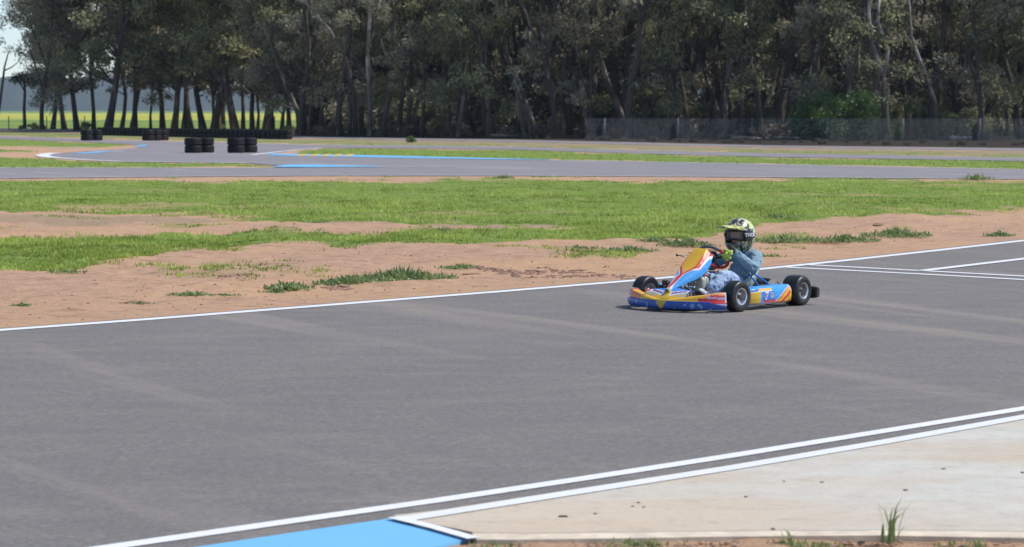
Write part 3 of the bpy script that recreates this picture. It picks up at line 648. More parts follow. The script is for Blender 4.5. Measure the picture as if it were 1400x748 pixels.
# fallen timber and stones on the wood floor
bm = bmesh.new()
def log(px, d, L, r, ang, label):
    a = AT(px, 190, d); p = Vector((a.x, d, 0)); u = Vector((math.cos(ang), math.sin(ang), 0))
    o = tubeobj('fallen_log', [(-u * L / 2) + Vector((0, 0, r)), Vector((0, .05, r * 1.1)), u * L / 2 + Vector((0, 0, r * .9))], [r, r * .95, r * .7], M['bark_mid'])
    o.location = p; tag(o, label, 'log')
log(1022, 141, 1.6, .11, 0.1, 'long dark fallen log on the roadside below the wire fence')
log(1075, 144, 1.6, .10, -.15, 'fallen log right of the longest dark one beside the service road')
log(690, 152, 1.8, .12, .3, 'fallen log among scrub before the wood left of the fence')
log(1000, 149, 1.8, .13, .1, 'pale fallen trunk lying behind the wire fence')
def rock_mesh(seed, r):
    bm = bmesh.new(); bmesh.ops.create_icosphere(bm, subdivisions=2, radius=r)
    for v in bm.verts:
        n = mnoise.noise(v.co * (1.5 / r) + Vector((seed, 0, 0))); v.co *= 1 + 0.35 * n; v.co.z *= .6
    me = bpy.data.meshes.new('rock'); bm.to_mesh(me); bm.free(); return me
M['stone'] = simple('pale stone', (0.5, 0.46, 0.42), .9, scale=6, bump=.5, bd=.03)
for k, (px, s) in enumerate([(1303, 1.2), (1310, .9), (1319, 1.0), (1326, .8)]):
    o = mobj('stone', rock_mesh(k, .19 * s), M['stone'], smooth=False); q = AT(px, 185, 145.5 + .3 * (k % 2)); o.location = (q.x, q.y, .1)
    tag(o, 'pale stone in the small white heap before the dull green bush', 'stone', 'white stones by the dull bush')

# canola field and hills
rng = np.random.default_rng(9)
nx, ny = 170, 60
xs = np.linspace(-1.15, 1.15, nx); ds = 385 * (2700 / 385) ** np.linspace(0, 1, ny)
D2, X2 = np.meshgrid(ds, xs, indexing='ij'); XW = X2 * D2 * .45
Z2 = 0.25 + 0.05 * rng.normal(size=D2.shape); Z2[0] = 0.0
V = np.stack([XW, D2, Z2], -1).reshape(-1, 3); ii = np.arange(nx * ny).reshape(ny, nx)
Fq = np.stack([ii[:-1, :-1], ii[:-1, 1:], ii[1:, 1:], ii[1:, :-1]], -1).reshape(-1, 4)
cf = np_mesh('canola_field', V, Fq); T3 = np.clip(0.85 + .15 * rng.normal(size=D2.shape), 0, 1); T3[0] = 0; T3[D2 > 1050] *= .12; T3 = T3.ravel()
a = cf.color_attributes.new('tint', 'FLOAT_COLOR', 'POINT'); a.data.foreach_set('color', np.stack([T3, T3, T3, np.ones_like(T3)], -1).astype(np.float32).ravel())
tag(mobj('canola_field', cf, M['canola']), kind='stuff', label='bright yellow flowering canola field beyond the open row of trees', cat='crop')
M['hill'] = simple('wooded hill', (0.035, 0.05, 0.04), .95, var=.4, scale=.02)
vs = []; fs = []
nh = 200
for i in range(nh + 1):
    x = -3000 + 6000 * i / nh; hgt = 38 + 26 * fbm(np.array(x * .0021 + 3), np.array(2.0), 4) - 8
    for j, (dd, f) in enumerate([(2750, 0), (2850, .55), (2950, .85), (3100, 1.0), (3400, 0)]): vs.append((x, dd, -1 + hgt * f * (1 + .06 * math.sin(i * 1.7 + j))))
for i in range(nh):
    for j in range(4): k = i * 5 + j; fs.append((k, k + 5, k + 6, k + 1))
tag(mobj('hills', pyd('hills', vs, fs), M['hill']), kind='structure')

# haze
hb = bmesh.new(); b_box(hb, (0, 1750, 54.5), (7600, 4100, 112)); ho = from_bm('haze', hb, None, smooth=False)
hm = bpy.data.materials.new('haze'); hm.use_nodes = True; hm.node_tree.nodes.clear()
pv = hm.node_tree.nodes.new('ShaderNodeVolumePrincipled'); pv.inputs['Color'].default_value = (.72, .84, 1, 1); pv.inputs['Density'].default_value = 0.00012
pv.inputs['Anisotropy'].default_value = 0.2
mo = hm.node_tree.nodes.new('ShaderNodeOutputMaterial'); hm.node_tree.links.new(pv.outputs[0], mo.inputs['Volume'])
ho.data.materials.append(hm); tag(ho, kind='stuff', label='thin blue haze over the far fields', cat='haze')

# ------------------------------------------------------------------ grass blades in the near meadow
def blades(n, pxr, pyr, thr, hh, ww, nb, name, label, chan=0, keep=1.0):
    rg = np.random.default_rng(n)
    px = rg.uniform(*pxr, n); py = rg.uniform(*pyr, n) 
    d = H * F / (py - 150); X = (px - 700) / F * d
    (mm, _, _) = masks(X, d)
    m = mm[chan]; ok = (m > thr) & (rg.random(n) < np.clip(m * 1.1 - .05, 0, 1) * keep * np.clip(.35 + 2.2 * (fbm(X * .9 + 9, d * .9 + 4, 4) - .3), .15, 1)); X = X[ok]; d = d[ok]; n = len(X)
    patch = np.clip(fbm(X * .5 + 3, d * .5 + 8, 3), 0, 1)
    Xb = np.repeat(X, nb) + rg.normal(size=n * nb) * .05; Yb = np.repeat(d, nb) + rg.normal(size=n * nb) * .05
    N = n * nb; L = hh * (.5 + rg.random(N)) * (0.4 + 1.2 * np.repeat(patch, nb)); ang = rg.random(N) * 6.28; wv = ww * (.6 + .8 * rg.random(N))
    ca, sa = np.cos(ang), np.sin(ang); ln = L * rg.random(N) * 1.3
    zb = ground_z(Xb, Yb) - .006; L = L + zb
    p0 = np.stack([Xb - ca * wv, Yb - sa * wv, zb], -1); p1 = np.stack([Xb + ca * wv, Yb + sa * wv, zb], -1)
    p2 = np.stack([Xb - sa * ln, Yb + ca * ln, L], -1)
    V = np.stack([p0, p1, p2], 1).reshape(-1, 3); Q = np.arange(3 * N).reshape(N, 3)
    pat2 = fbm(X * 1.4 + 31, d * 1.0 + 12, 4); T_ = np.clip(np.repeat(patch * .7 + (pat2 - .5) * 1.6, nb) + .35 * rg.random(N), 0, 1)
    me = leaf_mesh(name, V, Q, np.repeat(T_, 3), M['grass']); return tag(link(bpy.data.objects.new(name, me)), label, 'grass', kind='stuff')
blades(60000, (-250, 1650), (244, 385), .12, .036, .011, 7, 'meadow_grass', 'short green grass covering the meadow strips beyond the near track')
blades(22000, (-250, 1650), (178, 243), .3, .035, .03, 4, 'verge_grass', 'short green grass on the strips between the far tracks')

# ------------------------------------------------------------------ weeds on the bare earth, foreground tuft
def weed_mesh(seed, wd, h, n, leaf=(.09, .011), depth=.35):
    rg = np.random.default_rng(seed); V = []; k = 0
    a = rg.random(n) * 6.28; q = rg.random(n) ** .85
    X = q * np.cos(a) * wd / 2; Y = q * np.sin(a) * wd / 2 * depth * 2; L = h * (.5 + rg.random(n)) * (1.1 - .6 * q)
    d = rg.normal(size=(n, 3)) * .8; d[:, 2] = np.abs(d[:, 2]) + .22; d /= np.linalg.norm(d, axis=1)[:, None]
    b = np.cross(d, rg.normal(size=(n, 3))); b /= np.linalg.norm(b, axis=1)[:, None]
    p = np.stack([X, Y, L * .25 * rg.random(n)], -1); W_ = leaf[1] * (.6 + .9 * rg.random(n))
    v = np.stack([p, p + d * (L * .5)[:, None] + b * W_[:, None], p + d * L[:, None], p + d * (L * .5)[:, None] - b * W_[:, None]], 1)
    m = max(14, n // 12); sel = np.argsort(-(q + .4 * rg.random(n)))[:m]; e = np.stack([X[sel], Y[sel], np.full(m, .006)], -1)   # creeping stems
    w_ = np.stack([-e[:, 1], e[:, 0], np.zeros(m)], -1); w_ = w_ / (np.linalg.norm(w_, axis=1)[:, None] + 1e-6) * .003; z_ = np.zeros((m, 3)); z_[:, 2] = .004
    vv = np.concatenate([v, np.stack([z_ - w_, z_ + w_, e + w_, e - w_], 1)]); k_ = n + m
    return leaf_mesh('weed', vv.reshape(-1, 3), np.arange(4 * k_).reshape(k_, 4), np.repeat(np.clip(rg.random(k_) * .8 + .25, 0, 1), 4), M['weed'])
weeds = [(548, 380, 1.15, .14, 1500, 'largest leafy weed clump on the bare earth, left of centre'), (475, 385, .75, .10, 700, 'leafy weed clump touching the left side of the largest clump'),
         (395, 391, .5, .10, 380, 'ragged weed clump on red earth left of the large clumps'), (372, 394, .3, .06, 160, 'tiny weed beside the ragged clump on its left'), (258, 401, .45, .05, 420, 'low bright green grass patch alone near the track line'),
         (310, 401, .4, .03, 120, 'thin flat weed just right of the low bright patch'), (190, 414, .35, .04, 120, 'sparse weed near the track edge in the left third'), (30, 417, .25, .04, 130, 'small weed near the white line at the far left'),
         (92, 370, .45, .05, 260, 'dark low weed at the lower rim of the left grass strip'), (630, 367, .55, .07, 380, 'flat weed right of the largest clump beside brown ruts'), (862, 346, .7, .09, 500, 'leafy weed on the earth left of the kart front panel'),
         (792, 339, .7, .06, 260, 'thin spread of weed above the brown ruts'), (938, 341, .7, .11, 700, 'leafy weed just behind the yellow kart front panel'), (895, 332, .5, .08, 320, 'weed between the meadow and the leafy weed left of the kart'), (1072, 330, 1.1, .11, 1000, 'broad green weed patch right of the helmet'),
         (1157, 330, .9, .12, 800, 'dome shaped weed in the middle of the three right of the driver'), (1225, 324, 1.0, .14, 900, 'bushy weed on the earth above the white pit lines'), (1365, 322, .45, .09, 300, 'small weed close to the white line at the far right'),
         (1052, 352, .4, .05, 160, 'thin weed just behind the driver at shoulder height'), (1060, 300, .8, .08, 400, 'dark weed at the lower rim of the meadow right of the helmet'), (600, 318, .8, .07, 350, 'dark weed at the top rim of the second grass strip'),
         (436, 305, .6, .08, 300, 'dark weed on the pale dry patch left of centre'), (690, 243.5, .5, .12, 300, 'weed at the meadow top beside the far track centre'), (1334, 246, .9, .2, 400, 'tallest weed at the meadow top beside the far track on the right')]
for k, (px, py, wd, h, n, lab) in enumerate(weeds):
    me = weed_mesh(k + 50, wd, h * (.7 if k > 2 else .72), int(n * (.7 if k > 2 else 1))); g_ = G(px, py); o = link(bpy.data.objects.new('weed_clump', me)); o.location = (g_.x, g_.y, gz(g_.x, g_.y) - .004); tag(o, lab, 'weed')
# foreground tufts below the apron
def tuft(px, py, n, h, lab, spread=.05, seed=0):
    rg = random.Random(seed); bm = bmesh.new()
    for i in range(n):
        a = rg.random() * 6.28; L = h * rg.uniform(.45, 1); o = Vector((rg.gauss(0, spread), rg.gauss(0, spread * .6), 0)); ln = rg.uniform(.1, .6) * L
        u = Vector((math.cos(a), math.sin(a), 0)); s = Vector((-u.y, u.x, 0)); w_ = .003 + .003 * rg.random()
        p = [o, o + u * ln * .2 + Vector((0, 0, L * .45)), o + u * ln * .6 + Vector((0, 0, L * .8)), o + u * ln * 1.3 + Vector((0, 0, L))]
        ws = [w_, w_, w_ * .7]; vv = []
        for q, ww in zip(p[:3], ws): vv.append((bm.verts.new(q - s * ww), bm.verts.new(q + s * ww)))
        tip = bm.verts.new(p[3])
        for j in range(2): bm.faces.new((vv[j][0], vv[j][1], vv[j + 1][1], vv[j + 1][0]))
        bm.faces.new((vv[2][0], vv[2][1], tip))
    o = from_bm('grass_tuft', bm, M['weed'], smooth=False); at = o.data.color_attributes.new('tint', 'FLOAT_COLOR', 'POINT')
    for d_ in at.data: q = rg.uniform(.4, 1); d_.color = (q, q, q, 1)
    g_ = G(px, py, .005); o.location = (g_.x, g_.y, .0); tag(o, lab, 'grass tuft', kind='stuff' if n > 40 else None)
tuft(1217, 743, 15, .20, 'tall green grass tuft standing over the apron edge at the bottom right', .02, 1)
tuft(1078, 746, 14, .07, 'short grass sprout left of the tall tuft at the bottom edge', .015, 2)
tuft(1105, 749, 90, .035, 'low spread of fine grass between the sprout and the tall tuft', .07, 3)
tuft(870, 748, 110, .035, 'wide low grass patch below the apron edge near the bottom centre', .08, 4)
tuft(680, 748, 50, .025, 'tiny grass patch beside the corner of the blue kerb', .05, 5)
tuft(1315, 749, 30, .045, 'small grass sprigs at the bottom edge right of the tall tuft', .06, 6)
# stones and clods
M['clod'] = simple('dark earth clod', (0.26, 0.155, 0.105), .95, scale=30, bump=.5, bd=.01)
M['pebble'] = simple('dark pebble', (.11, .085, .07), .9)
for k, (px, py, r, lab) in enumerate([(770, 706, .019, 'biggest dark clod lying on the concrete apron'), (814, 702, .010, 'small clod on the apron right of the biggest one'), (873, 687, .009, 'clod at the top of the trio on the apron middle'), (865, 692, .007, 'tiny clod left of the apron middle trio'), (880, 693, .009, 'flat clod at the bottom of the apron middle trio'),
                                       (1057, 723, .012, 'clod lying against the apron rim below centre right'), (1124, 659, .009, 'dark pebble in the middle of the pale apron'), (1020, 679, .010, 'pebble at the left of the pale part of the apron'), (1072, 658, .008, 'pebble on the apron left of the middle pebble'), (1238, 670, .012, 'brown crumb beside the sandy stain on the apron'), (1290, 641, .010, 'pebble on the right half of the apron near the white edge'), (1398, 646, .012, 'pebble on the apron at the right border of the photo'),
                                       (283, 289, .09, 'dark clod sitting alone on the pale band of the meadow'), (645, 373, .045, 'brown clod at the left end of the ruts'), (690, 372, .06, 'largest brown clod in the ruts'), (728, 369, .05, 'brown clod right of the largest one in the ruts'), (792, 367, .045, 'brown clod at the right end of the ruts'), (1012, 347, .06, 'reddish clod just behind the driver'), (975, 345, .05, 'earth clod hidden close behind the steering wheel'), (185, 413, .06, 'reddish clod by the sparse weed at the left'), (1202, 308, .08, 'dark clod on the earth right of the helmet'), (470, 388, .045, 'red clod under the second weed clump')]):
    o = mobj('earth_clod', rock_mesh(k + 20, r), M['pebble' if py > 600 else 'clod'], smooth=False); g_ = G(px, py, .022 if py > 600 else 0); z = .022 if py > 600 else gz(g_.x, g_.y); o.location = (g_.x, g_.y, z + r * .05); o.scale = (1.1, .7, .35) if py > 600 else (2.4, 1, .45)
    o.rotation_euler.z = k; tag(o, lab, 'clod')
rg = random.Random(4); bm = bmesh.new()
for i in range(1500):
    py = rg.uniform(296, 448); px = rg.uniform(-150, 1500); lim = ip([(-150, 455), (0, 446), (450, 412), (870, 378), (1040, 362), (1500, 310)], px)
    if py > lim: continue
    g_ = G(px, py); r = rg.choice([.004, .006, .008, .011]); bmesh.ops.create_icosphere(bm, subdivisions=1, radius=r, matrix=Matrix.Translation((g_.x, g_.y, gz(g_.x, g_.y))) @ Matrix.Diagonal((rg.uniform(1, 2), 1, .7, 1)))
o = from_bm('loose_soil', bm, M['clod'], smooth=False); tag(o, 'loose crumbs of soil scattered over the bare earth', 'soil', kind='stuff')
bm = bmesh.new()
for i in range(420):
    k_ = rg.choice([(690, 745, 372, 371), (640, 700, 366, 372), (735, 815, 368, 370), (700, 870, 376, 379), (440, 480, 389, 390), (180, 200, 411, 413), (1010, 1025, 347, 347), (300, 345, 377, 376)])
    f_ = rg.random(); px = k_[0] + (k_[1] - k_[0]) * f_; py = k_[2] + (k_[3] - k_[2]) * f_ + rg.gauss(0, .8); g_ = G(px, py); r = rg.choice([.012, .018, .026, .034])
    bmesh.ops.create_icosphere(bm, subdivisions=2, radius=r, matrix=Matrix.Translation((g_.x, g_.y, gz(g_.x, g_.y) - r * .2)) @ Matrix.Rotation(rg.random() * 3, 4, 'Z') @ Matrix.Diagonal((rg.uniform(1, 2.2), 1, .6, 1)))
for v in bm.verts: v.co += Vector((mnoise.noise(v.co * 40), mnoise.noise(v.co * 40 + Vector((5, 5, 5))), mnoise.noise(v.co * 40 + Vector((9, 1, 5))))) * .008
o = from_bm('turned_soil', bm, M['clod'], smooth=False); tag(o, 'broken reddish brown soil lying along the ruts in the bare earth', 'soil', kind='stuff')
bm = bmesh.new()
for i in range(900):
    px = rg.uniform(655, 1500); g_ = G(px, rg.uniform(741, 765), .006); r = rg.uniform(.003, .011)
    bmesh.ops.create_icosphere(bm, subdivisions=1, radius=r, matrix=Matrix.Translation((g_.x, g_.y, .008)) @ Matrix.Diagonal((rg.uniform(1, 2), 1, .7, 1)))
M['soil'] = simple('crumbly verge soil', (0.36, 0.23, 0.15), .95, scale=60, bump=.6, bd=.01)
o = from_bm('verge_soil', bm, M['soil'], smooth=False); tag(o, 'crumbly brown soil below the apron edge', 'soil', kind='stuff')

# ------------------------------------------------------------------ wire fence
M['galv'] = simple('galvanised wire', (0.22, 0.26, 0.30), .5, metal=.3)
M['post'] = simple('weathered fence post', (.14, .15, .155), .6)
fence = empty('wire_fence', (0, 0, 0)); 
f0 = G(800, 192.5); f1 = G(1420, 194.5); f0.y = 142.5; f0.x = (800 - 700) / F * 142.5; f1.y = 137.0; f1.x = (1470 - 700) / F * 137.0
fence.location = f0; tag(fence, 'grey chain link fence running before the dark wood on the right', 'fence')
u = (f1 - f0); LF = u.length; u.normalize(); FH = 1.18; bm = bmesh.new()
def ribbonbar(bm, a, b, r):
    t = (b - a).normalized(); s = Vector((-u.y, u.x, 0)); n = t.cross(s).normalized()
    vs_ = [bm.verts.new(q + o_) for q in (a, b) for o_ in (n * r, -s * r, -n * r, s * r)]
    for i in range(4): bm.faces.new((vs_[i], vs_[(i + 1) % 4], vs_[4 + (i + 1) % 4], vs_[4 + i]))
k = -FH
while k < LF:
    for sgn in (1, -1):
        a0, a1 = (k, k + FH) if sgn > 0 else (k + FH, k)
        z0, z1 = 0.03, FH
        xa, xb = a0, a1
        def clipx(x, other, z, zo):
            if x < 0: tt = (0 - x) / (other - x); return 0, z + (zo - z) * tt
            if x > LF: tt = (LF - x) / (other - x); return LF, z + (zo - z) * tt
            return x, z
        if max(a0, a1) < 0 or min(a0, a1) > LF: continue
        x0, zz0 = clipx(a0, a1, z0, z1); x1, zz1 = clipx(a1, a0, z1, z0)
        ribbonbar(bm, u * x0 + Vector((0, 0, zz0)), u * x1 + Vector((0, 0, zz1)), .0017)
    k += .085
ribbonbar(bm, Vector((0, 0, FH)), u * LF + Vector((0, 0, FH)), .006); ribbonbar(bm, Vector((0, 0, .03)), u * LF + Vector((0, 0, .03)), .006)
from_bm('mesh_wire', bm, M['galv'], fence, smooth=False)
k = 1.1
while k < LF:
    o = tubeobj('post', [(0, 0, 0), (0, 0, FH + .05)], .03, M['post'], fence); o.location = u * k + Vector((0, .06, 0)); k += 4.1
# far left field fence: thin posts and wires
ff = empty('field_fence', (AT(-40, 170, 216).x, 216, 0)); tag(ff, 'low post and wire fence between the open trees and the yellow field', 'fence')
for i in range(11):
    tubeobj('post', [(i * 3.2, 0, 0), (i * 3.2, 0, 1.15)], .045, M['bark'], ff, 6)
bm = bmesh.new()
for z in (.35, .7, 1.05): b_tube(bm, [(0, 0, z), (32, 0, z)], .008, 4)
from_bm('wire', bm, M['galv'], ff)

# ------------------------------------------------------------------ tyre stacks and tyre wall
M['rubber_old'] = simple('weathered tyre rubber', (0.010, 0.0105, 0.013), .6, spec=.2, var=.3, scale=9, bump=.3, bd=.01)
def tyre_mesh(ro, th):
    bm = bmesh.new(); ri = ro * .58; e = th * .18
    prof = [(ri, th * .25), (ri * 1.05, th * .12), (ro * .86, 0), (ro * .95, e * .4), (ro, e * 1.2), (ro, th * .35), (ro * .985, th * .37), (ro * .985, th * .42), (ro, th * .44), (ro, th * .56), (ro * .985, th * .58), (ro * .985, th * .63), (ro, th * .65), (ro, th - e * 1.2), (ro * .95, th - e * .4), (ro * .86, th), (ri * 1.05, th * .88), (ri, th * .75), (ri * 1.1, th * .5)]
    rings = b_lathe(bm, prof + [prof[0]], 28)
    bmesh.ops.remove_doubles(bm, verts=bm.verts, dist=1e-5)
    me = bpy.data.meshes.new('tyre'); bm.to_mesh(me); bm.free(); me.materials.append(M['rubber_old']); me.polygons.foreach_set('use_smooth', [True] * len(me.polygons)); return me
TB = tyre_mesh(.345, .29); TS = tyre_mesh(.31, .262)
def place_tyre(me, x, y, z, label, group, r=0):
    o = link(bpy.data.objects.new('tyre', me)); o.location = (x, y, z); o.rotation_euler = (0, 0, r); tag(o, label, 'tyre', group); return o
stacks = [(251, 209.5, 'left one of the two nearer tyre stacks on the hairpin tarmac', [(0, 0), (.39, .72)]), (309.5, 209.5, 'right one of the two nearer tyre stacks on the hairpin tarmac', [(0, 0), (.41, .70)]),
          (109, 192.5, 'farthest left tyre stack near the end of the long tyre wall', [(0, 0), (.42, .65)]), (193, 192.5, 'tyre stack standing just before the long tyre wall', [(0, 0), (.32, .62), (.62, 1.2)])]
for i, (px, py, lab, offs) in enumerate(stacks):
    g_ = G(px, py); sc_ = g_.y / F
    for ox, oy in offs:
        for lv in range(2):
            place_tyre(TB, g_.x + .345 + ox + rr.uniform(-.012, .012), g_.y + .3 + oy, .008 + lv * .295, ('top' if lv else 'bottom') + ' tyre in the ' + lab, 'tyres of stack: ' + lab, rr.random())
ga = G(139, 185); gb = G(392, 190.6); wl = (gb - ga).length; wn = int(wl / .62)
for i in range(wn + 1):
    q = ga.lerp(gb, i / wn)
    for lv in range(2):
        place_tyre(TS, q.x + rr.uniform(-.02, .02), q.y + rr.uniform(-.03, .03), .006 + lv * .266, 'black tyre in the ' + ('top' if lv else 'bottom') + ' row of the long tyre wall under the trees', 'tyres of the long wall, ' + ('top' if lv else 'bottom') + ' row', rr.random())

# ------------------------------------------------------------------ kart: x forward from the front axle, y to the driver's left, z up
HD = R(40)
KX, KY = 1.5146, 21.6519
KM = Matrix(((-math.sin(HD), math.cos(HD), 0, KX), (-math.cos(HD), -math.sin(HD), 0, KY), (0, 0, 1, .004), (0, 0, 0, 1)))
kart = empty('go_kart', (KX, KY, .004), math.atan2(-math.cos(HD), -math.sin(HD)))
tag(kart, 'blue, yellow and red racing kart with black slick tyres driving on the near track', 'go-kart')
BLUE = (.012, .075, .38); SKY = (.05, .33, .78); YEL = (.80, .46, .03); ORG = (.85, .24, .05); RED = (.62, .035, .03); WHT = (.74, .74, .78); LIL = (.50, .46, .66)
M['panel'] = mat_painted('glossy printed panel')
M['rubber'] = simple('slick tyre rubber', (.020, .020, .021), .42, var=.35, scale=12, bump=.15, bd=.002)
M['alloy'] = simple('silver alloy', (.62, .62, .64), .32, metal=.85, scale=30)
M['chrome'] = simple('bright steel', (.70, .70, .72), .2, metal=1, scale=30)
M['black'] = simple('black plastic', (.018, .018, .02), .45, scale=25)
M['darkmetal'] = simple('dark engine metal', (.10, .10, .105), .4, metal=.7, scale=25)
M['frame'] = simple('blue frame paint', (.02, .20, .62), .3, scale=25, coat=.5)
M['tank'] = simple('milky fuel tank plastic', (.36, .38, .33), .4, scale=9)
M['seat'] = simple('pale fibreglass', (.42, .50, .46), .35, var=.25, scale=14)
M['red'] = simple('red grip', (.42, .02, .02), .4, scale=20)
M['tray'] = simple('scuffed aluminium tray', (.35, .35, .36), .45, metal=.7, scale=12)

# wheels
def wheel(x, y, ro, wd, steer, label=None):
    root = link(bpy.data.objects.new('wheel', bpy.data.meshes.new('hub')), kart)
    root.location = (x, y, ro); root.rotation_euler = (0, 0, steer); sgn = 1 if y > 0 else -1
    h = wd / 2; ri = .066
    bm = bmesh.new(); b_lathe(bm, [(.018, -h * .9), (.03, -h * .9), (.03, h * .55), (.018, h * .75), (.002, h * .75)], 16, 'Y'); 
    bm.to_mesh(root.data); bm.free(); root.data.materials.append(M['darkmetal'])
    # tyre
    bm = bmesh.new()
    prof = [(ri, -h * .80), (ri + .008, -h * .90), (ro * .72, -h * 1.02), (ro * .88, -h * .98), (ro * .965, -h * .86), (ro * .993, -h * .68), (ro, -h * .4), (ro, 0), (ro, h * .4), (ro * .993, h * .68), (ro * .965, h * .86), (ro * .88, h * .98), (ro * .72, h * 1.02), (ri + .008, h * .90), (ri, h * .80), (ri - .004, h * .7), (ri - .004, -h * .7), (ri, -h * .80)]
    b_lathe(bm, prof, 48, 'Y'); bmesh.ops.remove_doubles(bm, verts=bm.verts, dist=1e-5); bmesh.ops.recalc_face_normals(bm, faces=bm.faces)
    from_bm('tyre', bm, M['rubber'], root)
    # rim: barrel, lip and spokes
    bm = bmesh.new(); s = sgn
    b_lathe(bm, [(ri - .001, -h * .85), (ri + .006, -h * .92), (ri - .006, -h * .84), (ri - .010, -h * .3), (ri - .010, h * .3), (ri - .006, h * .84), (ri + .006, h * .92), (ri - .001, h * .85)], 40, 'Y')
    b_lathe(bm, [(ri - .012, s * h * .10), (.040, s * h * .22), (.034, s * h * .42), (.026, s * h * .50), (.001, s * h * .50)], 40, 'Y')
    for k in range(6):
        a = 2 * PI * k / 6 + .3; c = Vector((math.cos(a) * .048, s * h * .33, math.sin(a) * .048))
        b_box(bm, c, (.034, .012, .010), Matrix.Rotation(-a, 4, 'Y'))
    for k in range(3):
        a = 2 * PI * k / 3; b_tube(bm, [(math.cos(a) * .017, s * h * .48, math.sin(a) * .017), (math.cos(a) * .017, s * h * .60, math.sin(a) * .017)], .005, 6)
    bmesh.ops.recalc_face_normals(bm, faces=bm.faces)
    from_bm('rim', bm, M['alloy'], root, autos=30)
    return root
wheel(0, .475, .130, .118, R(-4)); wheel(0, -.475, .130, .118, R(-4))
wheel(-.925, .455, .130, .165, 0); wheel(-.925, -.455, .130, .165, 0)

# nose: one wrap-round bumper, a printed top plate, an upright front panel
def nose_path(u):   # u 0..1 from the right end to the left end
    y = -.515 + 1.03 * u; a = abs(y) / .515
    x = .425 - .19 * a ** 1.7 - .035 * max(0, (a - .8) / .2) ** 2
    return x, y
def nose_fn(u, v):
    x, y = nose_path(u); e = 1e-3; x2, y2 = nose_path(min(1, u + e)); x1, y1 = nose_path(max(0, u - e))
    t = Vector((x2 - x1, y2 - y1, 0)).normalized(); n = Vector((t.y, -t.x, 0)); n = -n if n.x < 0 else n
    a = abs(y) / .515; top = .108 + .062 * min(1, a ** 1.3 * 1.1); sh = .075 if a > .45 else .02 + .055 * a / .45
    prof = [(-.05, .030), (-.012, .026), (0, .040), (.006, .065), (.002, .088), (-.006, .100), (-.012, top * .5 + .05), (-.024, top - .004), (-.04, top), (-.04 - sh * .6, top - .006), (-.04 - sh, top - .03)]
    q = v * (len(prof) - 1); i = min(int(q), len(prof) - 2); f = q - i
    o = prof[i][0] * (1 - f) + prof[i + 1][0] * f; z = prof[i][1] * (1 - f) + prof[i + 1][1] * f
    return Vector((x, y, 0)) + n * o + Vector((0, 0, z))
def nose_paint(u, v):
    y = -.515 + 1.03 * u; a = abs(y) / .515; p = nose_fn(u, v); z = p.z
    h = (z - .03) / .14
    if v < .04: return RED if mnoise.noise(Vector((u * 9, 0, 3))) > 0 else (.25, .25, .27)
    if abs(y) < .052 * (1 - max(0, (.085 - z)) / .075) and z < .115: return (.50, .36, .03) if (abs(y) + (z * .3)) % .03 < .024 else (.66, .50, .12)
    lim = .093 + .012 * a
    if a > .58 and y > 0: lim = .093 + .012 * a - .10 * (a - .75) * .5
    if v < .46 and z < lim:
        if y > .40 and z > .055 + (.515 - y) * .35: return LIL if z < .08 else RED
        if mnoise.noise(Vector((u * 28, v * 5, 7))) > .42: return (.16, .30, .62)
        return BLUE
    if y > 0:
        if a > .985: return WHT
        if a > .55:
            k = (z - lim) / max(.02, (.17 - lim))
            if k < .28 and a > .62: return RED
            if k < .50 and a > .76: return LIL
            return RED if a > .80 and k < .72 else ((.85, .38, .16) if a > .70 else YEL)
        return YEL
    if a > .86: return RED if (z > .11 and a < .95) else WHT
    if a > .52: return (RED if v < .52 and a > .6 else ORG) if z < .14 and v < .66 else (.85, .42, .05)
    return YEL
gridobj('front_bumper', nose_fn, 220, 40, M['panel'], kart, nose_paint)
def plate_fn(u, v):   # v 0 front .. 1 back
    y = -.225 + .45 * u; a = abs(y) / .225; x, _ = nose_path((y + .515) / 1.03)
    xf = x - .035; xb = .235 + .03 * a - .0 * a; 
    if a > .8: xb = xb + (xf - xb) * ((a - .8) / .2) ** 2 * .8
    X = xf * (1 - v) + xb * v
    z = .108 + (.085 - .028 * a) * math.sin(v * PI / 2) + .006 * a
    return Vector((X, y, z))
def plate_paint(u, v):
    y = -.225 + .45 * u; a = abs(y); s = v - a * 1.2
    if a < .018 + .02 * (1 - v): return YEL if a > .006 else (.62, .45, .05)
    if v < .13: return YEL
    # a white sponsor band runs slantwise out from the centre
    q = v - (.14 + (a - .03) * 2.3)
    if 0 < q < .34 and a > .025 and a < .2: return WHT
    if q >= .34: return (.025, .20, .66)
    if a > .18 and v > .55: return RED
    return (.52, .47, .30) if a > .1 else YEL
po = gridobj('nose_plate', plate_fn, 130, 50, M['panel'], kart, plate_paint)
solid(po, .004)
def text_on(body, size, parent, name, mat, fn, ext=.0008, bold=0.0, shear=0.0):
    c = bpy.data.curves.new(name, 'FONT'); c.body = body; c.size = size; c.align_x = 'CENTER'; c.align_y = 'CENTER'; c.extrude = ext; c.offset = bold; c.shear = shear; c.resolution_u = 3
    o = bpy.data.objects.new(name, c); COL.objects.link(o); dg = bpy.context.evaluated_depsgraph_get(); me = bpy.data.meshes.new_from_object(o.evaluated_get(dg)); bpy.data.objects.remove(o)
    for v in me.vertices: v.co = fn(v.co.x, v.co.y, v.co.z)
    me.update(); return mobj(name, me, mat, parent, smooth=False)
M['txt_purple'] = simple('purple lettering', (.22, .05, .36), .4)
M['txt_red'] = simple('crimson lettering', (.60, .03, .10), .4)
M['txt_white'] = simple('white lettering', (.85, .85, .87), .4)
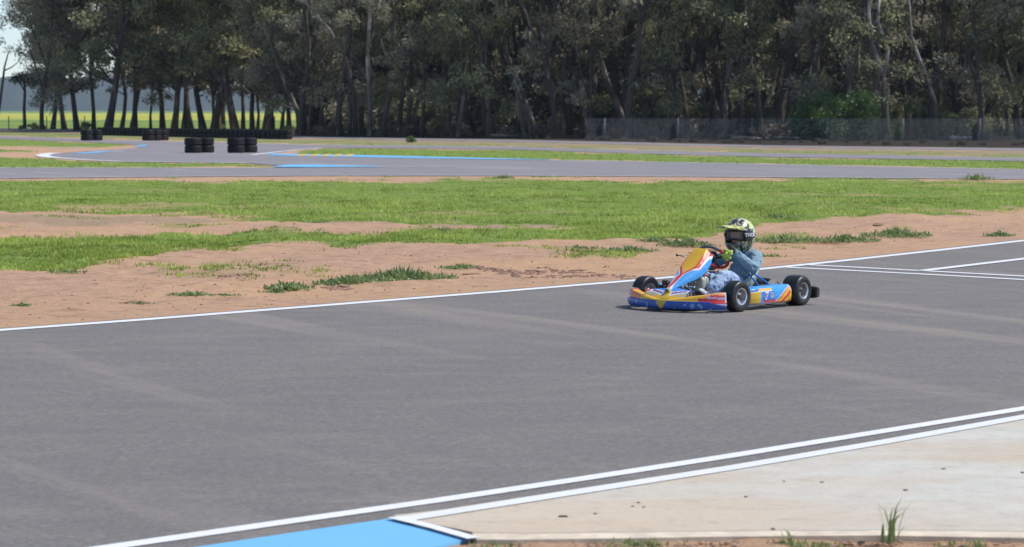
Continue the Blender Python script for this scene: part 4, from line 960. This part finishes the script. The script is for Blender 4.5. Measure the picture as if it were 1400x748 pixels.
def band_text(sgn):
    def f(tx, ty, tz):
        # along the band, outwards from the centre
        a = .112 + tx if sgn > 0 else .112 - tx
        v = .14 + (a - .03) * 2.3 + .17 + ty * 5.0
        y = sgn * a; p = plate_fn(min(1, max(0, (y + .225) / .45)), min(1, max(0, v))); return p + Vector((0, 0, .0045 + tz))
    return f
text_on('Castrol', .043, kart, 'lettering', M['txt_purple'], band_text(1), bold=.0012)
text_on('Castrol', .043, kart, 'lettering', M['txt_purple'], band_text(-1), bold=.0012)

nas = [(.335, .176, .018), (.29, .200, .028), (.23, .232, .048), (.17, .268, .072), (.10, .305, .102), (.045, .340, .122), (-.01, .383, .130), (-.065, .428, .126), (-.11, .468, .112), (-.135, .488, .106), (-.148, .497, .092)]
def nas_s(v):
    q = v * (len(nas) - 1); i = min(int(q), len(nas) - 2); f = q - i; f2 = f
    return [nas[i][k] * (1 - f2) + nas[i + 1][k] * f2 for k in range(3)]
def nas_fn(u, v):
    x, z, hw = nas_s(v); x2, z2, _ = nas_s(min(1, v + .02)); x1, z1, _ = nas_s(max(0, v - .02))
    t = Vector((x2 - x1, 0, z2 - z1)).normalized(); n = Vector((t.z, 0, -t.x)); n = n if n.x > 0 else -n
    w_ = 2 * u - 1; aw = abs(w_); kk = max(0, (aw - .58) / .42); lat = math.copysign(hw * (aw if aw < .58 else .58 + .42 * math.sin(kk * PI / 2 * .8) / math.sin(PI / 2 * .8)), w_); drop = -(1 - math.cos(kk * PI / 2 * .9)) * hw * .62 - .006 * aw
    ridge = .012 if abs(lat) < hw * .62 else .012 * max(0, 1 - (abs(lat) / hw - .62) / .12)
    return Vector((x, lat, z)) + n * (drop + ridge)
def nas_paint(u, v):
    p = nas_fn(u, v); x, z, hw = nas_s(v); y = abs(p.y)
    if v < .35:
        w_ = .010 + .03 * v
        if v < .05: return (.45, .42, .25)
        if y < w_: return RED
        if y < w_ + .008: return WHT
        if p.y < 0 and y < w_ + .03: return LIL
        return SKY
    k = (v - .35) / .65; inner = -.012 + .078 * min(1, k * 3.4) + .014 * k
    if y < inner:
        return YEL if k > .2 else (.72, .42, .10)
    if y < inner + .026: return RED
    if y < inner + .036: return WHT
    return SKY
no = gridobj('front_panel', nas_fn, 110, 120, M['panel'], kart, nas_paint); solid(no, .004)
for y in (-.05, .05): tubeobj('panel_stay', [(-.03, y, .40), (-.08, y * .7, .34), (-.02, y * .5, .20)], .006, M['chrome'], kart, 8)
bm = bmesh.new(); bmesh.ops.create_uvsphere(bm, u_segments=12, v_segments=8, radius=.011, matrix=Matrix.Translation((-.02, -.16, .45))); b_tube(bm, [(-.02, -.16, .45), (-.04, -.10, .44)], .004, 6)
from_bm('cable_knob', bm, M['black'], kart)

# side pods
def pod_paint(u, v):     # u 0 rear .. 1 front ; v 0 bottom .. 1 top outside face
    if v > .80 or v < .06: return SKY if v > .8 and u > .06 else WHT
    f = 1 - u     # 0 front .. 1 rear
    if f > .955: return WHT if v > .5 else YEL
    # flames at the rear corner
    q = (f - .50) * 1.75 - (v - .05) * 1.0
    if q > 0:
        b = (q * 3.6 + v * .2) % 1.0
        if q < .045: return WHT
        return (RED if b < .42 else (ORG if b < .52 else YEL))
    if v < .2: return LIL if f > .25 else (.12, .22, .5)
    if f < .22 and .2 < v < .62: return (.62, .40, .03) if f > .04 else ORG
    if v < .27 and f > .3: return RED
    if .64 < v < .78 and .16 + (v - .64) * .4 < f < .50: return YEL
    if .60 < v <= .64 and f < .5: return WHT
    if f < .18: return (.02, .12, .45)
    if .25 < v < .60 and .24 < f < .56: return (.03, .19, .62)
    return SKY
def pod_fn(sgn):
    def f(u, v):
        x = -.765 + .61 * u; prof = [(.40, .045), (.49, .042), (.512, .055), (.520, .10), (.518, .15), (.508, .178), (.488, .190), (.42, .192), (.38, .185)]
        q = v * (len(prof) - 1); i = min(int(q), len(prof) - 2); g = q - i
        y = prof[i][0] * (1 - g) + prof[i + 1][0] * g; z = prof[i][1] * (1 - g) + prof[i + 1][1] * g
        tp = max(0, (u - .80) / .20); bk = max(0, (.05 - u) / .05)
        y -= .035 * tp ** 2 + .01 * bk; z = z - max(0, z - .05) * .10 * tp; z -= max(0, z - .12) * .2 * bk ** 2
        return Vector((x, sgn * y, z))
    return f
def remap(fn):   # lettered face lies between v .22 and .66 of the profile
    return lambda u, v: fn(u, min(1, max(0, (v - .14) / .62)))
for s in (1, -1):
    o = gridobj('side_pod', pod_fn(s), 150, 60, M['panel'], kart, remap(pod_paint)); solid(o, .004)
text_on('7', .088, kart, 'race_number', M['txt_white'], lambda a, b, c: Vector((-.372 - a, .5225 + c, .112 + b)), bold=.004, shear=.1)
text_on('7', .060, kart, 'race_number', M['txt_red'], lambda a, b, c: Vector((-.372 - a, .5235 + c, .112 + b)), bold=.0005, shear=.1)
bm = bmesh.new()
for k in range(3): b_tube(bm, [(-.43 - .018 * k - .012 * math.sin(t * PI), .5222, .085 + .055 * t) for t in (0, .25, .5, .75, 1)], .0028, 5)
from_bm('pod_stripe', bm, M['txt_white'], kart)

# frame, floor tray, axles, bumpers
def tb(pts, r, name='frame_tube', m='frame', seg=10, n=18): return tubeobj(name, smooth_path(pts, n), r, M[m], kart, seg)
for s in (1, -1):
    tb([(.30, .0, .065), (.30, s * .16, .065), (.18, s * .20, .065), (-.3, s * .24, .065), (-.7, s * .27, .07), (-1.0, s * .27, .10)], .015)
    tb([(.05, s * .20, .07), (0, s * .38, .12)], .013)
    tb([(-.14, s * .25, .075), (-.16, s * .44, .075), (-.3, s * .46, .075), (-.7, s * .46, .075), (-.76, s * .27, .075)], .010, 'pod_bar', 'chrome')
    tb([(-.14, s * .25, .13), (-.18, s * .42, .16), (-.3, s * .43, .17), (-.7, s * .43, .17), (-.74, s * .27, .12)], .009, 'pod_bar', 'chrome')
    tb([(-.60, s * .178, .275), (-.645, s * .235, .19), (-.69, s * .29, .085)], .008, 'seat_stay', 'frame')
    tb([(-.65, s * .178, .285), (-.78, s * .25, .19), (-.86, s * .29, .10)], .008, 'seat_stay', 'frame')
    tb([(.0, s * .37, .12), (.0, s * .42, .13)], .022, 'stub_axle', 'alloy')
    tb([(-.04, s * .05, .135), (-.05, s * .36, .135)], .007, 'tie_rod', 'chrome')
    # pedal
    tb([(.20, s * .13, .07), (.17, s * .13, .16), (.16, s * .10, .20), (.16, s * .16, .20)], .006, 'pedal', 'chrome')
tb([(.15, -.20, .08), (.14, 0, .10), (.15, .20, .08)], .011, 'front_cross_tube', 'chrome')
tb([(-.02, -.37, .145), (.02, -.15, .150), (.02, .15, .150), (-.02, .37, .145)], .011, 'axle_beam', 'chrome')
tb([(.28, -.16, .08), (.36, -.12, .10), (.37, 0, .10), (.36, .12, .10), (.28, .16, .08)], .010, 'bumper_hoop', 'chrome')
tubeobj('rear_axle', [(-.925, -.43, .13), (-.925, .43, .13)], .016, M['chrome'], kart, 14)
bm = bmesh.new(); b_box(bm, (-.15, 0, .046), (.84, .40, .004)); bevel(from_bm('floor_tray', bm, M['tray'], kart, smooth=False), .01)
# rear bumper: hollow moulded bar
def rb_fn(u, v):
    y = -.56 + 1.12 * u; a = 2 * PI * v; e = max(0, (abs(y) - .50) / .06)
    hy = .048 * (1 - .25 * e * e); hz = .052 * (1 - .2 * e * e); p = .5
    c, s_ = math.cos(a), math.sin(a); k = (abs(c) ** 4 + abs(s_) ** 4) ** -.25
    return Vector((-1.105 + hy * .6 * c * k + (.02 if abs(y) < .25 else 0), y, .105 + hz * s_ * k + (.055 * max(0, 1 - (abs(y + .12) / .30) ** 4) if s_ > 0 else 0)))
bm = bmesh.new(); b_grid(bm, rb_fn, 60, 24)
bmesh.ops.remove_doubles(bm, verts=bm.verts, dist=1e-5); bmesh.ops.holes_fill(bm, edges=bm.edges); bmesh.ops.recalc_face_normals(bm, faces=bm.faces)
from_bm('rear_bumper', bm, M['black'], kart, autos=40)
for s in (1, -1): tb([(-.98, s * .27, .10), (-1.08, s * .27, .10)], .012, 'bumper_mount', 'chrome')
# engine on the right of the seat with fins, airbox, exhaust; chain guard; brake disc
eng = link(bpy.data.objects.new('engine', bpy.data.meshes.new('engine')), kart); bm = bmesh.new()
b_box(bm, (-.66, -.30, .125), (.17, .13, .10)); b_tube(bm, [(-.66, -.235, .12), (-.66, -.385, .12)], .055, 18)
bm.to_mesh(eng.data); bm.free(); eng.data.materials.append(M['darkmetal']); bevel(eng, .008)
bm = bmesh.new()
for k in range(7): b_box(bm, (-.655, -.30, .185 + k * .012), (.115, .115, .005))
b_box(bm, (-.655, -.30, .22), (.07, .07, .09)); from_bm('cooling_fins', bm, M['alloy'], eng, smooth=False)
tb([(-.70, -.30, .20), (-.79, -.27, .20), (-.84, -.2, .19), (-.86, -.1, .19), (-.87, .0, .19)], .020, 'exhaust_pipe', 'darkmetal', 12)
bm = bmesh.new(); b_tube(bm, [(-1.0, -.16, .20), (-.995, -.155, .20), (-.93, -.03, .198), (-.86, .12, .195), (-.855, .13, .195)], [.02, .038, .042, .038, .018], 16); from_bm('muffler', bm, M['darkmetal'], kart)
bm = bmesh.new(); b_box(bm, (-.84, .02, .165), (.17, .30, .012)); b_box(bm, (-.84, .165, .125), (.17, .012, .09)); bevel(from_bm('rear_guard', bm, M['black'], kart, smooth=False), .004)
bm = bmesh.new(); b_box(bm, (-.56, -.30, .22), (.12, .12, .10)); bevel(from_bm('airbox', bm, M['black'], kart), .02, 3)
bm = bmesh.new(); b_tube(bm, [(-.925, .20, .13), (-.925, .205, .13)], .085, 32); from_bm('brake_disc', bm, M['chrome'], kart, autos=30)
bm = bmesh.new(); b_box(bm, (-.90, -.19, .17), (.22, .02, .09)); bevel(from_bm('chain_guard', bm, M['black'], kart), .008, 3)
# fuel tank with cap and strap
tank = link(bpy.data.objects.new('fuel_tank', bpy.data.meshes.new('fuel_tank')), kart); bm = bmesh.new(); b_box(bm, (-.085, .03, .165), (.11, .15, .21)); bm.to_mesh(tank.data); bm.free(); tank.data.materials.append(M['tank']); bevel(tank, .03, 4)
tank.data.polygons.foreach_set('use_smooth', [True] * len(tank.data.polygons))
tubeobj('tank_cap', [(-.11, .06, .27), (-.115, .065, .295)], .022, M['red'], tank, 14)
tubeobj('tank_strap', smooth_path([(-.085, .11, .05), (-.085, .113, .18), (-.085, .09, .268), (-.085, .03, .279), (-.085, -.05, .268)], 18), .0055, M['chrome'], tank, 6)
# steering
C0 = Vector((-.335, 0, .425)); AX = Vector((-.66, 0, .60)).normalized(); RW = .138       # axis points to the driver
UPW = (Vector((0, 0, 1)) - AX * AX.z).normalized(); SIDE = Vector((0, 1, 0))
col_ = tubeobj('steering_column', [(.0, 0, .09), tuple(C0 - AX * .03)], .010, M['chrome'], kart, 10)
def rimp(a, r=RW): return C0 + (SIDE * math.sin(a) + UPW * math.cos(a) * .92) * r
sw = link(bpy.data.objects.new('steering_wheel', bpy.data.meshes.new('steering_wheel')), kart); bm = bmesh.new()
b_tube(bm, [C0 - AX * .03, C0 + AX * .004], .028, 16); bm.to_mesh(sw.data); bm.free(); sw.data.materials.append(M['black'])
def arc(name, a0, a1, m, r=.0135): return tubeobj(name, [rimp(a0 + (a1 - a0) * i / 24) for i in range(25)], r, m, sw, 12)
M['greygrip'] = simple('grey suede grip', (.13, .13, .135), .6, scale=30)
arc('rim_grip', R(-42), R(46), M['greygrip'], .0142); arc('rim_grip', R(46), R(318), M['red'], .0138)
for a in (R(80), R(-80), R(180)): tubeobj('spoke', [C0 - AX * .01, C0 + (rimp(a) - C0) * .55 - AX * .012, rimp(a)], .009, M['black'], sw, 8)
bm = bmesh.new(); b_box(bm, C0 + UPW * .02 + AX * .012 - Vector((0, 0, 0)), (.06, .075, .022), Matrix.Rotation(R(-48), 4, 'Y')); bevel(from_bm('lap_timer', bm, M['black'], sw), .005)
tubeobj('wheel_hub_cover', [C0 - AX * .055 + UPW * .03, C0 - AX * .02 + UPW * .03], .045, M['black'], sw, 18)
# seat shell
sp_ = smooth_path([(-.44, 0, .115), (-.50, 0, .075), (-.60, 0, .06), (-.70, 0, .065), (-.79, 0, .12), (-.85, 0, .21), (-.885, 0, .31), (-.90, 0, .36)], 24)
def seat_fn(u, v):
    i = min(int(v * 24), 23); f = v * 24 - i; c = sp_[i].lerp(sp_[i + 1], f); t = (sp_[i + 1] - sp_[i]).normalized(); n = Vector((-t.z, 0, t.x)); n = n if n.z + n.x * .5 > 0 else -n
    w_ = (2 * u - 1); hw = .172 - .02 * v; hh = .05 + .15 * math.sin(PI * min(1, v * .92 + .06)) 
    return c + Vector((0, hw * math.sin(w_ * 1.45), 0)) + (Vector((n.x * .75, 0, n.z)) + Vector((.0, 0, .25 * (1 - v)))) * hh * (1 - math.cos(w_ * 1.45)) * .95
so_ = gridobj('seat', seat_fn, 30, 30, M['seat'], kart); solid(so_, .006)

# ------------------------------------------------------------------ driver
def skin_mesh(pts, edges, rad, root=0, sub=2):
    """grow one continuous surface round a skeleton"""
    me = bpy.data.meshes.new('tmp'); me.from_pydata([tuple(p) for p in pts], edges, []); o = bpy.data.objects.new('tmp', me); COL.objects.link(o)
    m = o.modifiers.new('skin', 'SKIN'); m.use_smooth_shade = True; m.branch_smoothing = .6
    if sub:
        s_ = o.modifiers.new('sub', 'SUBSURF'); s_.levels = sub; s_.render_levels = sub
    for i, r in enumerate(rad):
        sv_ = me.skin_vertices[0].data[i]; sv_.radius = (r, r) if not isinstance(r, tuple) else r; sv_.use_root = (i == root)
    dg = bpy.context.evaluated_depsgraph_get(); dg.update(); out = bpy.data.meshes.new_from_object(o.evaluated_get(dg)); bpy.data.objects.remove(o); return out
def join_bm(meshes):
    bm = bmesh.new()
    for m_ in meshes: bm.from_mesh(m_)
    return bm
def wrinkle(bm, amp, sc_, zf=None):
    bm.normal_update()
    for v in bm.verts:
        p = v.co; n = mnoise.noise(Vector((p.x * sc_[0], p.y * sc_[1], p.z * sc_[2]))); n2 = mnoise.noise(Vector((p.x * 60 + 5, p.y * 60, p.z * 60)))
        v.co += v.normal * (amp * (1.1 - abs(n) * 3.4) + amp * .3 * n2)
PER = [Vector(p) for p in [(-.68, 0, .165), (-.715, 0, .26), (-.755, 0, .355), (-.765, 0, .43), (-.745, 0, .50)]]
SHL = {1: Vector((-.775, .135, .425)), -1: Vector((-.775, -.135, .425))}
ELB = {1: Vector((-.60, .225, .325)), -1: Vector((-.60, -.225, .325))}
HANG = {1: R(80), -1: R(-80)}
def hand_frame(s):
    c = rimp(HANG[s]); o = (c - C0).normalized(); t = AX.cross(o).normalized(); t = t if t.z > 0 else -t; return c, o, t
WRI = {}
for s in (1, -1):
    c, o, t = hand_frame(s); WRI[s] = c + o * .028 + AX * .075 - t * .02
HIP = {s: Vector((-.66, s * .075, .14)) for s in (1, -1)}
KNE = {1: Vector((-.26, .165, .275)), -1: Vector((-.26, -.165, .275))}
ANK = {1: Vector((-.03, .165, .135)), -1: Vector((.05, -.14, .145))}
def person_skel(k, arms=True, legs=True, torso=True):
    """joint list; k scales the thickness (body 1, clothes a little more)"""
    P_ = []; E_ = []; R_ = []
    def add(p, r, to=None):
        P_.append(p); R_.append(r); i = len(P_) - 1
        if to is not None: E_.append((to, i))
        return i
    a = add(PER[0], (.098 * k, .078 * k)); b = add(PER[1], (.098 * k, .075 * k), a); c = add(PER[2], (.112 * k, .080 * k), b); d = add(PER[3], (.085 * k, .062 * k), c)
    ne = add(PER[4], .040 * k, d)
    for s in (1, -1):
        if arms:
            x = add(PER[3].lerp(SHL[s], .6) + Vector((0, 0, .004)), .058 * k, d); x = add(SHL[s], .052 * k, x); x = add(SHL[s].lerp(ELB[s], .5) + Vector((0, s * .012, 0)), .045 * k, x); x = add(ELB[s], .041 * k, x)
            x = add(ELB[s].lerp(WRI[s], .5), .034 * k, x); x = add(WRI[s], .0235 * k, x)
        if legs:
            x = add(HIP[s] + Vector((.03, 0, 0)), .070 * k, a); x = add(HIP[s].lerp(KNE[s], .5), .062 * k, x); x = add(KNE[s], .048 * k, x); x = add(KNE[s].lerp(ANK[s], .45), .044 * k, x); x = add(ANK[s], .030 * k, x)
    return P_, E_, R_
M['skin'] = simple('skin', (.55, .33, .24), .5, var=.08)
# body with neck, head and face, one continuous figure
HC = Vector((-.722, 0, .602))
bm = join_bm([skin_mesh(*person_skel(.86))])
def head_fn(u, v):
    th = 2 * PI * u; ph = PI * v; d = Vector((math.sin(ph) * math.cos(th), math.sin(ph) * math.sin(th), math.cos(ph)))
    r = Vector((.092 * d.x, .074 * d.y, .108 * d.z - .004)); 
    if d.x > 0:
        f = max(0, d.x)
        r.x += .020 * math.exp(-((d.y / .13) ** 2 + ((d.z + .10) / .16) ** 2))      # nose
        r.x -= .009 * (math.exp(-(((d.y - .33) / .16) ** 2 + ((d.z - .10) / .12) ** 2)) + math.exp(-(((d.y + .33) / .16) ** 2 + ((d.z - .10) / .12) ** 2)))   # eye sockets
        r.x += .005 * math.exp(-((d.y / .30) ** 2 + ((d.z + .42) / .05) ** 2)) + .005 * math.exp(-((d.y / .26) ** 2 + ((d.z + .52) / .05) ** 2))          # lips
        r.y *= 1 - .18 * max(0, -d.z) * f
    return HC + r + Vector((0, 0, -.005))
b_grid(bm, head_fn, 40, 30); bmesh.ops.remove_doubles(bm, verts=bm.verts, dist=1e-5)
for s in (1, -1): bmesh.ops.create_uvsphere(bm, u_segments=10, v_segments=8, radius=.016, matrix=Matrix.Translation(HC + Vector((-.005, s * .074, -.01))) @ Matrix.Diagonal((1, .4, 1.6, 1)))
person = from_bm('person', bm, M['skin'])
person.location = kart.location; person.rotation_euler = kart.rotation_euler
tag(person, 'driver in denim blue overalls, yellow and black helmet and green gloves, sitting in the kart', 'person')
for s in (1, -1):
    bm = bmesh.new(); bmesh.ops.create_uvsphere(bm, u_segments=12, v_segments=8, radius=.0115, matrix=Matrix.Translation(HC + Vector((.078, s * .030, .006)))); from_bm('eye', bm, M['txt_white'], person)
    bm = bmesh.new(); bmesh.ops.create_uvsphere(bm, u_segments=12, v_segments=8, radius=.0052, matrix=Matrix.Translation(HC + Vector((.0875, s * .030, .006)))); from_bm('iris', bm, M['black'], person)
# cloth
def denim(name, a, b):
    t = NT(name); n = t.noise(9, 6, rough=.7); f = t.noise(160, 2); cr = t.noise(1, 5, t.map((34, 34, 16)), rough=.6, dist=1.2)
    c = t.ramp(n, [(.3, a), (.7, b)]); t.base(c); t.set(Roughness=.85); t.b.inputs['Sheen Weight'].default_value = .3
    t.bump(t.math('ADD', t.math('MULTIPLY', cr, 1.0), t.math('MULTIPLY', f, .06)), .9, .016); return t.m
M['jacket'] = denim('faded blue denim', (.15, .27, .37), (.27, .40, .49)); M['trousers'] = denim('blue denim with painted highlights', (.14, .26, .48), (.46, .58, .76))  # trousers: pale noise patches put the thigh highlights into the denim colour
P_, E_, R_ = person_skel(1.14, legs=False)
P_[4] = PER[4] - Vector((0, 0, .02)); R_[4] = .058
bm = join_bm([skin_mesh(P_, E_, R_, sub=3)]); wrinkle(bm, .0085, (15, 17, 32)); from_bm('jacket', bm, M['jacket'], person)
for s in (1, -1):   # cuffs and collar
    d = (WRI[s] - ELB[s]).normalized(); tubeobj('cuff', [WRI[s] - d * .035, WRI[s] - d * .005], [.031, .029], M['jacket'], person, 16)
def legs_skel(k):
    P_ = [PER[0], PER[1] - Vector((0, 0, .02))]; E_ = [(0, 1)]; R_ = [(.108 * k, .088 * k), (.102 * k, .084 * k)]
    for s in (1, -1):
        pr = 0
        for p, r in ((HIP[s] + Vector((.04, 0, 0)), .078), (HIP[s].lerp(KNE[s], .35), .074), (HIP[s].lerp(KNE[s], .7), .066), (KNE[s], .060), (KNE[s].lerp(ANK[s], .3) + Vector((0, 0, .004)), .060), (KNE[s].lerp(ANK[s], .65), .056), (ANK[s] + Vector((-.015, 0, .02)), .048)):
            P_.append(p); R_.append(r * k); E_.append((pr, len(P_) - 1)); pr = len(P_) - 1
    return P_, E_, R_
bm = join_bm([skin_mesh(*legs_skel(1.0), sub=3)]); wrinkle(bm, .009, (34, 14, 30)); from_bm('trousers', bm, M['trousers'], person)
# shoes
M['shoe'] = simple('white trainer', (.62, .63, .66), .4, scale=18); M['sole'] = simple('dark shoe sole', (.035, .035, .045), .6)
def shoe(s, mat, pitch):
    a = ANK[s]; d = Vector((math.cos(pitch), 0, math.sin(pitch))); n = Vector((-math.sin(pitch), 0, math.cos(pitch)))
    me = skin_mesh([a + Vector((0, 0, .02)), a - n * .028, a - n * .035 - d * .035, a - n * .040 + d * .05, a - n * .044 + d * .105, a - n * .045 + d * .135], [(0, 1), (1, 2), (1, 3), (3, 4), (4, 5)], [.036, .036, .032, .032, .033, .020], sub=2)
    o = from_bm('shoe', join_bm([me]), mat, person)
    bm = bmesh.new(); side = Vector((0, 1, 0)); prof = [(-.06, .026), (-.02, .029), (.03, .028), (.07, .034), (.11, .036), (.15, .024)]
    lo = []; hi = []
    for x, w_ in prof + [(x, -w_) for x, w_ in prof[::-1]]:
        c = a - n * .076 + d * x + side * w_; lo.append(bm.verts.new(c)); hi.append(bm.verts.new(c + n * .014))
    m_ = len(lo)
    for i in range(m_): bm.faces.new((lo[i], lo[(i + 1) % m_], hi[(i + 1) % m_], hi[i]))
    bm.faces.new(lo[::-1]); bm.faces.new(hi); from_bm('sole', bm, M['sole'], o, smooth=False); return o
shoe(1, M['shoe'], R(35)); shoe(-1, M['sole'], R(62))
# gloves: palm, four fingers closed round the rim, thumb across it
M['glove'] = simple('lime green glove', (.42, .54, .10), .6, var=.55, scale=45); M['glove_dark'] = simple('black glove panel', (.03, .035, .03), .6)
for s in (1, -1):
    c, o, t = hand_frame(s); a_ = AX; parts = []
    pc = c + o * .027 + a_ * .022
    pts = [WRI[s], pc + a_ * .022 - t * .008]; ed = [(0, 1)]; rd = [.0215, .022]
    for j, k in enumerate((-.028, -.009, .010, .029)):
        pts.append(pc + t * k + o * .002); ed.append((1, len(pts) - 1)); rd.append(.0125)
    parts.append(skin_mesh(pts, ed, rd))
    for j, k in enumerate((-.031, -.010, .011, .031)):
        L = (.84, .97, 1.0, .93)[j]; q = c + t * k
        f = [q + o * .026 + a_ * .016, q + o * .026 - a_ * .006 * L, q + o * .012 - a_ * .025 * L, q - o * .010 * L - a_ * .026 * L, q - o * .025 * L - a_ * .010 * L]
        parts.append(skin_mesh(f, [(0, 1), (1, 2), (2, 3), (3, 4)], [.0105, .0102, .0096, .0088, .0072]))
    th = [pc + t * .018 + a_ * .016, pc + t * .040 + a_ * .006 - o * .010, c + t * .050 + a_ * .020 - o * .006, c + t * .058 + a_ * .016 - o * .026]
    parts.append(skin_mesh(th, [(0, 1), (1, 2), (2, 3)], [.0125, .0115, .0098, .0078]))
    g_ = from_bm('glove', join_bm(parts), M['glove'], person)
    d = (WRI[s] - ELB[s]).normalized(); tubeobj('glove_cuff', [WRI[s] - d * .012, WRI[s] + d * .010], [.0275, .0262], M['glove_dark'], g_, 16)
    for j, k in enumerate((-.010, .011)):
        q = c + t * k; bm = bmesh.new(); bmesh.ops.create_uvsphere(bm, u_segments=10, v_segments=8, radius=1, matrix=Matrix.Translation(q + o * .033 + a_ * .004) @ Matrix.Diagonal((.010, .006, .008, 1))); from_bm('knuckle_pad', bm, M['glove_dark'], g_)

# helmet
def helm_pt(th, ph, k=1.0):
    d = Vector((math.sin(ph) * math.cos(th), math.sin(ph) * math.sin(th), math.cos(ph)))
    r = Vector((.142 * d.x, .122 * d.y, .140 * d.z)); low = max(0, -d.z); r.z *= 1 + .30 * low
    if d.x > 0: r.x += (.042 * math.exp(-((d.z + .62) / .34) ** 2)) * d.x ** 1.2; r.y *= 1 - .14 * low * d.x
    else: r.x *= 1 - .10 * low; 
    if r.z < -.140: r.z = -.140 + (r.z + .140) * .25
    return HC + r * k
NU, NV = 144, 96
bm = bmesh.new(); at_ = []
vs_ = [[None] * (NV + 1) for _ in range(NU)]
def in_port(th, ph):
    a = math.atan2(math.sin(th), math.cos(th)); z = math.cos(ph)
    half = R(62) ; return abs(a) < half and (-.34 - .10 * (1 - abs(a) / half)) < z < (.36 - .10 * (abs(a) / half) ** 2)
for i in range(NU):
    for j in range(NV + 1): vs_[i][j] = bm.verts.new(helm_pt(2 * PI * i / NU, PI * (j + .001) / (NV + .002)))
for i in range(NU):
    for j in range(NV):
        th = 2 * PI * (i + .5) / NU; ph = PI * (j + .5) / NV
        if in_port(th, ph) or ph > PI * .86: continue
        bm.faces.new((vs_[i][j], vs_[i][j + 1], vs_[(i + 1) % NU][j + 1], vs_[(i + 1) % NU][j]))
for v in [v for v in bm.verts if not v.link_faces]: bm.verts.remove(v)
LIME = (.62, .68, .25); HBLK = (.022, .026, .026); HWHT = (.60, .62, .54)
def helm_col(p):
    q = (p - HC); n = mnoise.noise(q * 22 + Vector((3, 8, 1))); n2 = mnoise.noise(q * 38 + Vector((9, 2, 4))); a = math.atan2(abs(q.y), q.x)
    z = q.z / .14
    if q.z > .055:          # crown: lime field with dark shards
        if q.z > .11 and q.x > -.01 and abs(n) < .16: return HBLK
        if n > .22: return HBLK
        if q.x > .02 and n2 > .12: return (.12, .12, .22)
        return LIME if n > -.28 else HWHT
    if q.x < -.02 or q.z > .045:
        if abs(q.z + .002) < .024 and q.x > -.07: return HBLK
        return (HBLK if abs(n2) < .13 else (HWHT if n > -.08 else LIME))
    if q.z < -.052:        # chin: thin pale pattern on black
        return (.36, .40, .32) if abs(n2) < .12 else (HBLK if n < .32 else (.42, .48, .12))
    return HBLK
def paint_bm(o, fn):
    at = o.data.color_attributes.new('paint', 'FLOAT_COLOR', 'POINT')
    for i, v in enumerate(o.data.vertices): at.data[i].color = (*fn(v.co), 1)
M['helmet'] = mat_painted('glossy helmet shell', .22, coat=.6)
helmet = from_bm('helmet', bm, M['helmet'], person); paint_bm(helmet, helm_col); solid(helmet, .012)
# goggles: frame, lens, strap
def gog(k, z0, z1, half):
    def f(u, v):
        a = -half + 2 * half * u; z = z0 + (z1 - z0) * v; return HC + Vector((math.cos(a) * .128 * k, math.sin(a) * .112 * k, z))
    return f
M['lens'] = simple('smoky pink goggle lens', (.26, .21, .22), .12, var=.35, scale=16, coat=1.0)
tl = bpy.data.materials.new('clear goggle lens'); tl.use_nodes = True; b_ = tl.node_tree.nodes['Principled BSDF']; b_.inputs['Base Color'].default_value = (.30, .24, .25, 1); b_.inputs['Roughness'].default_value = .06; b_.inputs['Alpha'].default_value = .35
o = gridobj('goggle_lens', gog(1.0, -.030, .036, R(52)), 30, 12, tl, helmet)
bm = bmesh.new(); g1 = gog(1.015, -.034, .040, R(54)); lp = [g1(u / 20, 0) for u in range(21)] + [g1(1, v / 6) for v in range(1, 7)] + [g1(1 - u / 20, 1) for u in range(1, 21)] + [g1(0, 1 - v / 6) for v in range(1, 6)]
b_tube(bm, lp, .0085, 8, True); from_bm('goggle_frame', bm, M['black'], helmet)
bm = bmesh.new(); b_grid(bm, lambda u, v: helm_pt(R(52) + (2 * PI - R(104)) * u, PI * .5 - .10 + .17 * v, 1.058), 60, 3); solid(from_bm('goggle_strap', bm, M['black'], helmet), .003)
# peak
def peak_fn(u, v):
    w_ = 2 * u - 1; L = .01 + .185 * v; hw = .098 - .030 * v ** 1.5 
    return HC + Vector((.095 + L * (1 - .10 * w_ * w_), w_ * hw, .090 - .032 * w_ * w_ * (1 - .5 * v) - .008 * v + .006 * v * v))
def peak_paint(u, v):
    n = mnoise.noise(Vector((u * 7, v * 6, 2)))
    return (.66, .70, .14) if n > -.12 and abs(u - .5) > .05 else ((.10, .10, .14) if v < .55 else (.66, .70, .2))
pk = gridobj('helmet_peak', peak_fn, 40, 30, M['helmet'], helmet, peak_paint); solid(pk, .004)
bm = bmesh.new(); bmesh.ops.create_uvsphere(bm, u_segments=14, v_segments=8, radius=1, matrix=Matrix.Translation(HC + Vector((.012, .112, .052))) @ Matrix.Diagonal((.012, .006, .012, 1))); from_bm('peak_screw', bm, M['txt_white'], helmet)
text_on('THOR', .036, helmet, 'lettering', M['txt_white'], lambda a, b, c: helm_pt(R(82) + a / .118, PI * .5 - .02 - b / .135, 1.10), bold=.0022)
# sleeve-hidden collar
tubeobj('collar', [rp for rp in [PER[4] + Vector((0, 0, -.035)) + Vector((.062 * math.cos(2 * PI * i / 24), .066 * math.sin(2 * PI * i / 24), 0)) for i in range(24)]], .016, M['jacket'], person, 8, closed=True)
